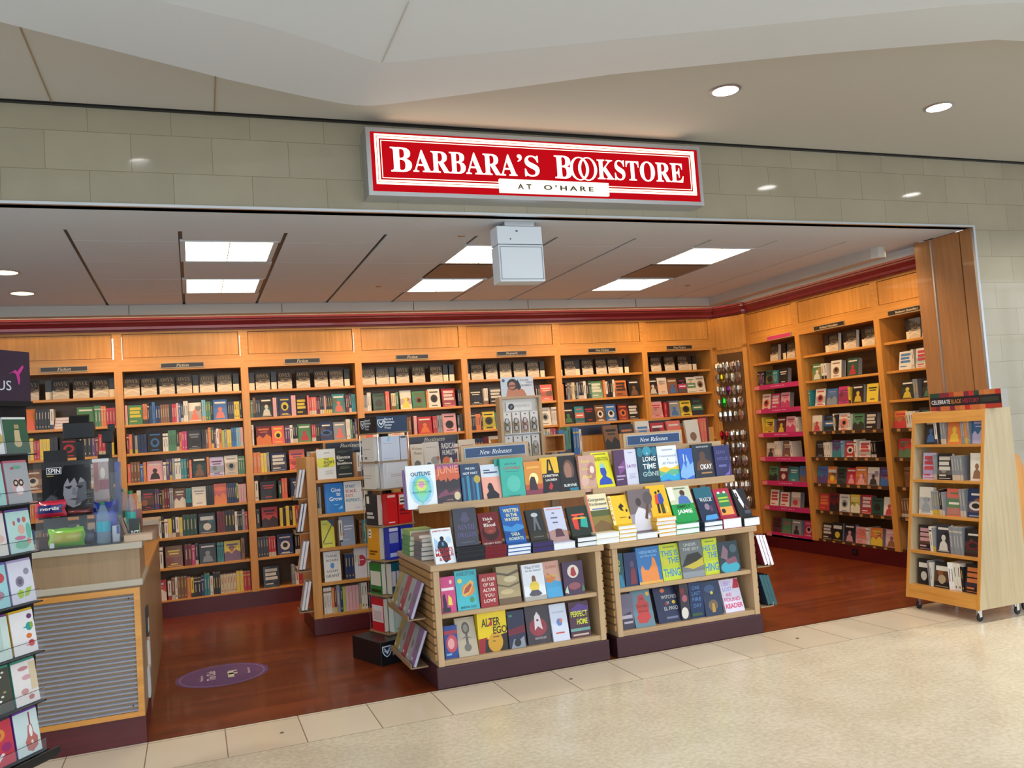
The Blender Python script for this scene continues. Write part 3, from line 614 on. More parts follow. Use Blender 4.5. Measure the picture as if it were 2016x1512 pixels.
# ------------------------------------------------------------ New Releases displays
ZO = {'U': (700, 720), 'A': (700, 1000), 'B': (1100, 1000), 'T': (1100, 800), 'F': (400, 640), 'G': (300, 900)}
ZO['K'] = (690, 800)
def zp(k, p): c = .1488 if k == 'K' else .248; return (ZO[k][0]+p[0]*c, ZO[k][1]+p[1]*c)
def display(x0, x1, label):
    t = empty('display_unit', (x0, 5.243, 0)); tag(t, label, 'display shelf', 'two-tier New Releases display units'); w = x1-x0; d = .92
    MB().box(-.004, 0, 0, w+.004, d, .135).build('plinth', 'plinth_front', t, bevel=.008)
    for a in (.012, w-.052): MB().box(a, .004, .135, a+.04, d, .722).build('side_panel', 'pale_z', t, bevel=.003)
    MB().box(.052, .012, .136, w-.052, d-.02, .168).build('bottom_board', 'pale', t)
    MB().box(.053, .015, .424, w-.053, d-.02, .452).build('shelf', 'pale', t, bevel=.004)
    bx('back_panel', 'pale', (.053, .30, .168, w-.053, .32, .722), t)
    MB().box(-.006, -.008, .722, w+.012, d, .760).build('top_board', 'pale', t, bevel=.005)
    sl = MB()
    for k in range(11): sl.box(-.002, .02, .175+k*.05, .0125, d-.02, .213+k*.05)
    sl.build('slatwall', 'slatwall', t)
    sl = MB()
    for k in range(11): sl.box(w-.0125, .02, .175+k*.05, w+.002, d-.02, .213+k*.05)
    sl.build('slatwall', 'slatwall', t)
    for a in (.27, w/2-.03, w-.16): MB().box(a, .42, .76, a+.05, .46, 1.10).build('post', 'pale_z', t)
    MB().box(.0, .22, 1.085, w, .66, 1.10).build('upper_shelf', 'pale', t)
    MB().box(-.002, .20, 1.072, w+.004, .22, 1.122).build('shelf_lip', 'pale', t, bevel=.003)
    MB().box(0, .335, 1.10, w, .355, 1.378).build('upper_back', 'pale', t)
    MB().box(w/2-.245, .333, 1.378, w/2+.245, .357, 1.484).build('sign_board', 'pale', t)
    s_ = MB().box(w/2-.222, .327, 1.396, w/2+.222, .334, 1.468, col='aeb9c6'); s_.box(w/2-.216, .325, 1.401, w/2+.216, .327, 1.463, col='1f3f6a')
    fit_text(s_, 'New Releases', w/2, 1.432, .235, .3245, 'dfe6ee', 'i', .05, bold=.006); s_.build('section_sign', 'print', t)
    return t
display(1.351, 2.532, 'pale wooden New Releases display, left one of the two at the entrance')
display(2.595, 3.757, 'pale wooden New Releases display, right one of the two at the entrance')

def pxbook(k, bl, br, tl, yb, z0, cov, el, look, where, group, t=.028, edge='w', spine=None, hard=True):
    a = at(*zp(k, bl), 'y', yb); b = at(*zp(k, br), 'y', yb); z = a.z if z0 is None else z0
    c = at(*zp(k, tl), 'x', a.x); lean = math.atan2(c.y-yb, c.z-z); h = math.hypot(c.y-yb, c.z-z)
    lean = max(math.radians(3), min(math.radians(24), lean))
    # height so that the top edge falls where it is seen, whatever the lean was clamped to
    lo, hi = .08, .36
    for _ in range(24):
        m_ = (lo+hi)/2; p = px_of((a.x, yb+m_*math.sin(lean), z+m_*math.cos(lean)))
        if p[1] > zp(k, tl)[1]: lo = m_
        else: hi = m_
    h = (lo+hi)/2; w = b.x-a.x
    M = Matrix.Translation((a.x, yb, z)) @ Matrix.Rotation(-lean, 4, 'X')
    spec(M, w, h, t, 'face', cov, el, look, where, group, edge=edge, force=True, spine=spine)
    return a.x, w, h, z, lean
UP, G3 = 5.468, 'new releases on the upper display tier'
R3 = [
 ('U', (418, 1098), (652, 1070), (392, 800), 'eef3f7', [('e', .5, .47, .42, .40, 'b9def0'), ('e', .5, .46, .33, .32, '6cc7dd'), ('p', ((.22, .45), (.5, .08), (.78, .45)), '7fd6c0'), ('e', .5, .50, .25, .20, '86d79a'), ('e', .5, .54, .17, .14, 'd5e46a'), ('e', .5, .55, .10, .08, 'ee9fc6'), ('t', 'OUTLIVE', .5, .80, .68, '1e3f63'), ('t', 'THE SCIENCE & ART', .5, .61, .62, '2f8fa5', 's', .04), ('t', 'OF LONGEVITY', .5, .55, .5, '2f8fa5', 's', .04), ('t', 'PETER ATTIA, MD', .5, .37, .66, '1e6f7f', 's', .05), ('r', .2, .16, .8, .165, '6fb6c8')], 'white hardback with blue green and pink radial glow'),
 ('U', (655, 1068), (845, 1038), (625, 790), '3a2030', [('r', 0, .55, 1, 1, 'd1613c'), ('r', 0, .9, 1, 1, '9a4f86'), ('r', 0, .44, 1, .58, 'b24a2c'), ('p', ((0, .42), (0, .62), (.12, .66), (.2, .6), (.35, .64), (.42, .56), (.5, .68), (.56, .58), (.75, .64), (.88, .6), (1, .66), (1, .40)), '2a1c26'), ('r', 0, 0, 1, .42, '34202f'), ('p', ((.1, .3), (.4, .4), (.5, .30), (.9, .38), (1, .22), (.5, .26), (0, .2)), '7a3f55'), ('e', .83, .22, .13, .10, 'd8c9a0'), ('T', 'JUNIE', .06, .72, .96, .96, 'ee9a7a'), ('t', 'A NOVEL', .5, .14, .3, 'd8b090', 's', .04), ('r', .2, .06, .8, .085, 'd8b090')], 'orange and dark brown dusk landscape book'),
 ('U', (855, 1048), (1008, 1030), (825, 785), '14365c', [('r', .05, 0, .16, .66, '1f6f95'), ('r', .28, .05, .42, .70, '2a86ab'), ('r', .55, 0, .66, .66, '1c5f8a'), ('r', .74, .05, .86, .64, '3a93b8'), ('e', .82, .60, .17, .10, 'b8a23c'), ('t', 'WE DO', .5, .88, .5, 'dfe9f0'), ('t', 'NOT PART', .5, .76, .75, 'dfe9f0'), ('t', 'HAN KANG', .5, .07, .6, '9cc3d8', 's', .05)], 'dark blue book with vertical teal trunks and gold seal'),
 ('U', (1020, 1028), (1165, 1010), (985, 790), 'f0ab98', [('r', 0, .66, 1, 1, 'd3dfee'), ('r', .15, .83, .5, .86, '4a5570'), ('r', .15, .76, .9, .80, '4a5570'), ('p', ((.2, .05), (.82, .05), (.86, .18), (.62, .30), (.55, .44), (.38, .48), (.26, .40), (.32, .28), (.18, .2)), '1f1c22'), ('e', .42, .43, .12, .07, '1f1c22')], 'pale blue over peach book with a reclining black figure'),
 ('U', (1170, 1018), (1352, 995), (1140, 740), '33ad9d', [('t', 'HOW TO BE', .45, .86, .5, '123c46'), ('t', 'DATEABLE', .5, .76, .72, 'b3473f'), ('r', .2, .67, .8, .68, '1f6f68'), ('e', .52, .38, .30, .20, '52bfae'), ('e', .40, .46, .14, .09, '52bfae'), ('e', .64, .46, .14, .09, '52bfae'), ('r', .25, .08, .75, .10, '1f6f68')], 'teal green book with a pale heart drawing'),
 ('U', (1355, 995), (1495, 980), (1330, 765), 'd98a2c', [('r', 0, 0, 1, .22, '8c2f4a'), ('r', 0, .22, 1, .36, 'c0512c'), ('e', .5, .50, .26, .18, 'fbe9a0'), ('p', ((.22, .2), (.70, .2), (.62, .42), (.55, .56), (.36, .58), (.26, .46)), '2a1720'), ('r', .15, .80, .85, .86, 'e8b04a')], 'orange book with a dark figure before a pale sun'),
 ('U', (1498, 980), (1640, 965), (1455, 735), '1d171c', [('r', 0, .58, 1, 1, 'e8b92e'), ('p', ((.3, .58), (.42, .95), (.58, .95), (.72, .58)), '1d171c'), ('p', ((.42, .66), (.5, .92), (.6, .66)), 'e8b92e'), ('t', 'CHRISTINA', .5, .52, .86, 'f2efe8'), ('t', 'LAUREN', .5, .41, .62, 'f2efe8'), ('p', ((.30, .2), (.44, .36), (.56, .26), (.44, .14)), 'c2293a'), ('r', .2, .05, .8, .09, '9a8a80')], 'black and yellow book with white lettering and a tie'),
 ('U', (1640, 965), (1783, 948), (1600, 720), '1b1719', [('e', .52, .62, .30, .27, '6b4a3f'), ('e', .48, .60, .20, .22, '9a705e'), ('r', .2, .24, .85, .42, '1b1719'), ('t', 'SURVIVE', .5, .22, .7, 'e8f2f2'), ('r', .45, .06, .92, .15, '1f7f95')], 'black book with a dim bald man\'s face'),
 ('T', (175, 625), (305, 610), (150, 395), 'c99c8e', [('e', .75, .55, .28, .25, 'b07a74'), ('e', .78, .60, .14, .10, 'e8d5c5'), ('e', .3, .3, .22, .16, 'd9b0a0'), ('t', 'Fruit', .4, .84, .5, 'f0e05a', 'x'), ('t', 'of the', .35, .63, .42, 'f0e05a', 'x'), ('t', 'Dead', .45, .42, .52, 'f0e05a', 'x'), ('t', 'Rachel Lyon', .5, .12, .7, 'f0e05a', 'x', .05)], 'dusty pink book with yellow serif lettering'),
 ('T', (315, 615), (455, 603), (245, 360), 'e6e02c', [('r', .12, .9, .86, .93, '8a8a20'), ('T', 'GENERATION', .08, .74, .92, .84, '6f7420'), ('e', .5, .47, .17, .13, '2b50b8'), ('p', ((.12, .14), (.88, .14), (.84, .26), (.62, .34), (.58, .42), (.42, .42), (.4, .34), (.2, .26)), '2b50b8'), ('p', ((.36, .56), (.4, .7), (.46, .62), (.5, .74), (.56, .62), (.62, .7), (.64, .56)), '8fd0e0')], 'bright yellow book with a blue bust'),
 ('T', (460, 600), (545, 595), (430, 350), '4a2152', [('p', ((.3, .55), (1, .75), (1, .5), (.4, .35)), '7a3f86'), ('t', 'WHAT', .6, .55, .6, 'cfc0d8', 'x'), ('r', .1, .30, .9, .34, 'b09ac0'), ('r', .1, .22, .7, .25, 'b09ac0')], 'deep purple book partly covered by its neighbour'),
 ('T', (548, 595), (640, 588), (515, 345), 'cfd0e4', [('t', 'SAYS?', .5, .56, .8, '7b3f96'), ('l', .2, .24, .8, 4, '9a9cc0'), ('r', .3, .9, .7, .93, '9a9cc0')], 'pale lavender book with purple lettering'),
 ('T', (648, 588), (808, 570), (612, 325), '143a4e', [('e', .5, .88, .22, .12, '2f8fa8'), ('e', .15, .86, .14, .12, '1f6f88'), ('e', .85, .86, .14, .12, '1f6f88'), ('r', .47, .28, .55, .6, '2f8fa8'), ('t', 'A', .5, .83, .08, 'dfe9ec'), ('T', 'LONG', .26, .62, .90, .74, 'e8f0f0'), ('T', 'TIME', .22, .43, .86, .56, 'e8f0f0'), ('T', 'GONE', .18, .24, .98, .36, 'a8c0c0'), ('r', .1, .04, .9, .12, '0f2a22')], 'dark teal book with large white lettering'),
 ('T', (812, 570), (970, 555), (770, 320), 'dfe8f0', [('p', ((0, .42), (.3, .46), (.6, .40), (1, .48), (1, .34), (0, .30)), 'e8c23a'), ('p', ((0, .36), (.3, .30), (.6, .38), (1, .36), (1, .22), (0, .22)), '5fb08a'), ('p', ((0, .20), (.4, .28), (.7, .20), (1, .26), (1, 0), (0, 0)), '2aa5d8'), ('p', ((0, .08), (.4, .12), (.8, .02), (1, .08), (1, 0), (0, 0)), '2b6fc8'), ('r', .25, .88, .8, .91, 'a0a8c0'), ('t', 'Consciousness', .5, .74, .86, '6a74a0', 'i', .08), ('t', '&', .5, .65, .06, '6a74a0', 'i'), ('t', 'All There Is', .55, .55, .76, '6a74a0', 'i')], 'white book with yellow green and blue waves'),
 ('T', (975, 555), (1083, 545), (945, 340), '2f62c4', [('p', ((0, .3), (.3, .6), (.45, .4), (.6, .75), (.75, .5), (1, .6), (1, .2), (.4, .1), (0, .16)), '7fb0e8'), ('r', .3, .6, .36, .84, 'cfe0f5'), ('r', .5, .62, .55, .8, 'cfe0f5')], 'blue book with a pale skyline'),
 ('T', (1090, 548), (1255, 535), (1050, 305), '1d2430', [('e', .45, .66, .14, .13, '5a3a2c'), ('p', ((.1, .28), (.9, .28), (.82, .50), (.6, .58), (.3, .58), (.16, .48)), '5b3d28'), ('T', 'OKAY', .28, .30, .84, .44, 'e8ecf0'), ('t', 'ANTHONY', .5, .92, .6, 'cfd8e0', 's', .05), ('r', .3, .18, .8, .22, 'b0804a'), ('r', .1, .05, .9, .07, '9aa4b0')], 'near black book with a smiling man in brown'),
 ('T', (1255, 530), (1378, 520), (1225, 315), '2a2a5e', [('t', 'ZERO', .4, .80, .6, '5f62a0', 's'), ('t', 'HOUR', .5, .6, .7, '5f62a0', 's'), ('p', ((.5, .1), (.8, .2), (.95, .45), (.85, .1)), '7a5fb8'), ('r', .2, .35, .7, .42, '5f62a0')], 'navy and violet book at the right end'),
]
for i, (k, bl, br, tl, cov, el, lk) in enumerate(R3):
    pxbook(k, bl, br, tl, UP+(.010 if i % 2 else 0)+(.008 if i in (10,) else 0), 1.1008 if i < 8 else 1.1008, cov, el, lk, 'upper tier of the %s display' % ('left' if i < 8 else 'right'), G3, t=.026)
for k, bl, br, tl, cov, lk in (('U', (392, 1085), (500, 1080), (380, 830), '8f6fae', 'lavender book peeking out behind the white radial one'), ('U', (1120, 1005), (1300, 990), (1100, 745), '2a9a8c', 'second teal green copy standing behind the first')):
    pxbook(k, bl, br, tl, UP+.045, 1.1008, cov, [], lk, 'upper tier of the left display', G3, t=.02)

LB, G2 = 5.335, 'new releases propped on piles along the display ledge'
#   zoom, bl, br, tl, cover, art, look, pile (x-left, x-right, copies, board colour) in the same zoom or None
R2 = [
 ('A', (640, 430), (800, 405), (592, 170), 'e8eef4', [('p', ((.05, .3), (.4, .55), (.1, .75)), 'a8cdea'), ('e', .8, .65, .15, .1, 'c5dcf0'), ('e', .48, .70, .10, .07, '1c2230'), ('p', ((.2, .48), (.3, .62), (.42, .66), (.6, .64), (.72, .54), (.74, .1), (.5, .02), (.38, .1)), '28303e'), ('r', .44, .50, .54, .60, '4a90d0'), ('t', 'JAMES PATTERSON', .5, .92, .86, 'c2424a', 'b', .09), ('T', 'HOLMES', .08, .33, .93, .44, 'b8242c'), ('T', 'MARPLE', .06, .20, .93, .31, 'b8242c'), ('T', '& POE', .2, .08, .75, .17, 'b8242c')], 'white thriller with a dark figure and red lettering', None, 5.27, .7608),
 ('A', (800, 310), (985, 295), (765, 11), '2e3040', [('e', .5, .84, .14, .06, '3f3f56'), ('p', ((.3, .7), (.5, .92), (.7, .7), (.6, .62), (.4, .62)), '4a4464'), ('T', 'NINTH', .15, .42, .88, .56, '5a4f80', 'x'), ('T', 'DRAGON', .12, .22, .92, .36, '5a4f80', 'x'), ('r', .2, .08, .8, .10, '5a5a6a')], 'large charcoal book with purple ornate lettering', (810, 1030, 3, '22232a'), None, None),
 ('A', (1010, 300), (1170, 290), (965, 45), '6e1820', [('e', .5, .38, .42, .26, '3a1216'), ('e', .5, .46, .3, .14, '8a3a34'), ('r', .40, .40, .60, .43, 'b0605a'), ('t', 'Thick', .45, .80, .5, 'f0e6e0', 'x'), ('t', 'as', .5, .70, .12, 'f0e6e0', 'x'), ('t', 'Blood', .5, .61, .6, 'f0e6e0', 'x'), ('t', 'HENRY REID', .5, .04, .86, 'e0c8c0', 's', .06)], 'dark red book with a bearded face in shadow', (1030, 1205, 3, '7a1420'), None, None),
 ('A', (1200, 285), (1360, 265), (1120, -10), '1a5fae', [('p', ((0, .5), (.4, .42), (.7, .5), (1, .44), (1, .2), (0, .2)), '3f8fd0'), ('p', ((0, .34), (.5, .28), (1, .36), (1, .12), (0, .14)), '144a90'), ('T', 'WRITTEN', .14, .82, .90, .92, 'efe79a'), ('T', 'IN THE', .26, .70, .80, .79, 'efe79a'), ('T', 'WATERS', .14, .58, .86, .67, 'efe79a'), ('T', 'TARA', .3, .18, .74, .27, 'cfe0c0'), ('T', 'ROBERTS', .18, .07, .88, .15, 'cfe0c0')], 'bright blue sea book with pale yellow lettering', (1210, 1395, 3, 'e6ecf2'), None, None),
 ('A', (1395, 265), (1530, 260), (1330, 20), '26282c', [('p', ((.3, .3), (.42, .75), (.5, .9), (.58, .75), (.72, .3), (.6, .34), (.5, .6), (.4, .34)), '6a7078'), ('p', ((0, .2), (.5, .3), (1, .2), (1, 0), (0, 0)), '33322c'), ('e', .5, .82, .2, .07, 'b8c0c8'), ('r', .2, .1, .8, .13, '6a6a60')], 'black book with a grey ghostly figure', (1410, 1575, 2, '3c2f66'), None, None),
 ('A', (1555, 270), (1700, 250), (1475, 0), 'c6cbe2', [('p', ((0, .0), (0, .3), (.5, .36), (1, .28), (1, 0)), 'b08a86'), ('p', ((.3, .12), (.36, .34), (.5, .36), (.7, .34), (.8, .12)), '5a4048'), ('r', .36, .8, .5, .84, '6a6a90'), ('r', .25, .66, .62, .70, '6a6a90'), ('r', .3, .52, .6, .56, '6a6a90'), ('r', .1, .92, .9, .95, 'd88a8a')], 'pale lilac book with dark figures along its foot', (1580, 1750, 1, 'c8785a'), None, None),
 ('A', (1725, 230), (1885, 210), (1655, -5), '23302c', [('p', ((.15, .6), (.45, .72), (.4, .2), (.2, .25)), 'd8443a'), ('p', ((.5, .3), (.62, .66), (.9, .6), (.85, .25)), '2fa89a'), ('r', .18, .68, .8, .74, 'e85a4a'), ('r', .22, .56, .82, .62, 'e8a83a')], 'black green book with red and teal bursts', (1765, 1920, 2, 'e9edf0'), None, None),
 ('T', (275, 1000), (440, 970), (205, 705), 'e8ddb8', [('r', 0, 0, 1, .52, '8a7a3c'), ('r', 0, .40, 1, .56, '56603a'), ('p', ((0, .1), (.5, .3), (1, .16), (1, 0), (0, 0)), '7a5f3a'), ('r', 0, 0, .09, 1, 'd8705a'), ('r', .2, .58, .9, .61, '4a6ab0'), ('t', 'Gorgeous', .5, .84, .78, '2a3a34', 'x'), ('t', 'Excitement', .52, .73, .84, '2a3a34', 'x')], 'cream book with an olive landscape photograph', (300, 485, 2, 'c8ad6a'), None, None),
 ('T', (440, 945), (585, 935), (385, 715), 'ebc02c', [('r', 0, 0, .13, 1, 'f2e4b0'), ('T', 'B', .02, .84, .10, .93, 'b0482a'), ('T', 'U', .02, .70, .10, .79, 'b0482a'), ('T', 'T', .02, .56, .10, .65, 'b0482a'), ('T', 'T', .02, .42, .10, .51, 'b0482a'), ('T', 'E', .02, .28, .10, .37, 'b0482a'), ('T', 'R', .02, .14, .10, .23, 'b0482a'), ('p', ((.45, .6), (.62, .72), (.75, .6), (.62, .56), (.7, .44), (.55, .48)), '1f1a14'), ('e', .85, .45, .05, .05, '1f1a14'), ('e', .92, .2, .05, .05, '1f1a14'), ('r', .4, .22, .75, .24, '7a6020')], 'yellow book with a cream strip of upright letters', (480, 620, 4, 'e9ebee'), None, None),
 ('T', (590, 1000), (770, 985), (540, 670), '6d5f62', [('r', 0, .0, 1, .42, '9c94a0'), ('p', ((.1, .02), (.95, .02), (.9, .3), (.66, .52), (.4, .58), (.2, .4)), 'd8d6de'), ('e', .42, .70, .12, .10, '3a2a26'), ('p', ((.62, .3), (.78, .66), (.86, .62), (.74, .26)), '5a382c'), ('e', .85, .78, .2, .16, '54494c')], 'grey photo book with a person in white', (625, 805, 1, 'e0d8cc'), None, None),
 ('T', (750, 880), (900, 860), (685, 635), 'edb51f', [('e', .45, .76, .06, .05, '1c1a1c'), ('e', .62, .80, .06, .05, '1c1a1c'), ('p', ((.30, .4), (.36, .68), (.48, .72), (.54, .56), (.48, .36)), 'd8432c'), ('p', ((.48, .4), (.52, .72), (.72, .74), (.78, .5), (.66, .36)), '2c4fa8'), ('p', ((.34, .1), (.36, .4), (.48, .4), (.46, .1)), '2a1c16'), ('p', ((.54, .08), (.54, .4), (.7, .4), (.72, .08)), '3c4a24'), ('r', .8, .1, .86, .3, 'f6e08a')], 'golden yellow book with two embracing figures', (780, 935, 5, 'dde8ee'), None, None),
 ('T', (935, 925), (1115, 910), (850, 645), '15964a', [('r', 0, .5, 1, 1, 'c8cdb4'), ('r', 0, .62, .25, 1, 'e6ead8'), ('e', .62, .80, .11, .09, '4a2f22'), ('p', ((.34, .5), (.4, .68), (.58, .76), (.8, .68), (.9, .5)), '4a6fb0'), ('T', 'SIMPLY', .22, .38, .82, .47, '123f22'), ('T', 'JAMIE', .18, .20, .84, .34, 'f0f6f0'), ('r', .3, .92, .8, .95, '5a6a50')], 'green cookbook with a man in a blue shirt', (935, 1155, 2, '1fa050'), None, None),
 ('T', (1140, 910), (1280, 895), (1060, 650), '1c2c4a', [('r', 0, .66, 1, 1, '1f5f74'), ('T', 'WATCH', .2, .56, .86, .68, 'e0e8ec', 'x'), ('e', .5, .40, .14, .10, '8a7a90'), ('e', .7, .34, .1, .1, '5a3f5f'), ('p', ((.2, .0), (.3, .14), (.9, .16), (.95, 0)), '4f9ad8')], 'navy book with white lettering and a blue foot', (1160, 1305, 2, '1f2a44'), None, None),
 ('T', (1290, 885), (1415, 870), (1205, 660), 'a82344', [('p', ((.14, .3), (.14, .84), (.3, .9), (.5, .84), (.72, .9), (.86, .84), (.86, .3)), '2f7a52'), ('r', .12, .08, .9, .36, 'e0a24a'), ('r', .2, .64, .8, .7, 'a8c83a'), ('r', .2, .52, .8, .58, 'a8c83a'), ('e', .3, .22, .12, .08, '2a1a1c'), ('e', .3, .86, .08, .04, 'f0e8e8'), ('e', .66, .86, .08, .04, 'f0e8e8')], 'crimson book with a green shape over gold', (1310, 1455, 1, 'a82344'), None, None),
 ('T', (1440, 880), (1540, 860), (1362, 660), '1a1c26', [('p', ((.1, .98), (.36, .98), (.62, .44), (.5, .30), (.3, .6)), 'e8ecf2'), ('p', ((.2, .86), (.3, .86), (.36, .66), (.28, .62)), '1a1c26'), ('r', .5, .10, .95, .22, '4a4e5a'), ('p', ((.66, .4), (.7, .4), (.82, .28), (.78, .26)), 'c0392b')], 'black book with a white ribbon shape, last on the ledge', (1475, 1600, 1, '20242c'), None, None),
]
for i, (k, bl, br, tl, cov, el, lk, pile, yb, z0) in enumerate(R2):
    yb = yb or LB; side = 'left' if i < 7 else 'right'
    if pile:
        xa = at(*zp(k, (pile[0], bl[1]+60)), 'y', 5.26).x; xb = at(*zp(k, (pile[1], bl[1]+30)), 'y', 5.26).x
        zt = max(.785, at(*zp(k, bl), 'y', yb).z); n_ = pile[2]; th = (zt-.7605)/n_; wd = min(xb-xa, .19)
        for q in range(n_):
            jx = ((q*37) % 5-2)*.0015
            M = Matrix.Translation((xa+jx, 5.257+((q*53) % 4)*.002, .7605+q*th+th-.0006)) @ Matrix.Rotation(-PI/2, 4, 'X')
            # lying flat, back cover up: front of the pile shows the page edges
            c = {'3c2f66': '3c2f66', '22232a': '22232a', '7a1420': '7a1420'}.get(pile[3], 'eceff2')
            spec(M, wd, .23, th-.0012, 'face', cov if pile[3] not in ('22232a',) else '22232a', [], 'book lying in the pile under the %s' % lk.split(' with')[0], 'copy %s from the ledge' % ('lowest', 'second', 'third', 'fourth', 'fifth')[q] if n_ > 1 else 'single copy', 'copies lying in piles on the display ledge', edge=c, force=True)
        z0 = zt+.0005
    pxbook(k, bl, br, tl, yb, z0, cov, el, lk, 'ledge of the %s display' % side, G2, t=.027)
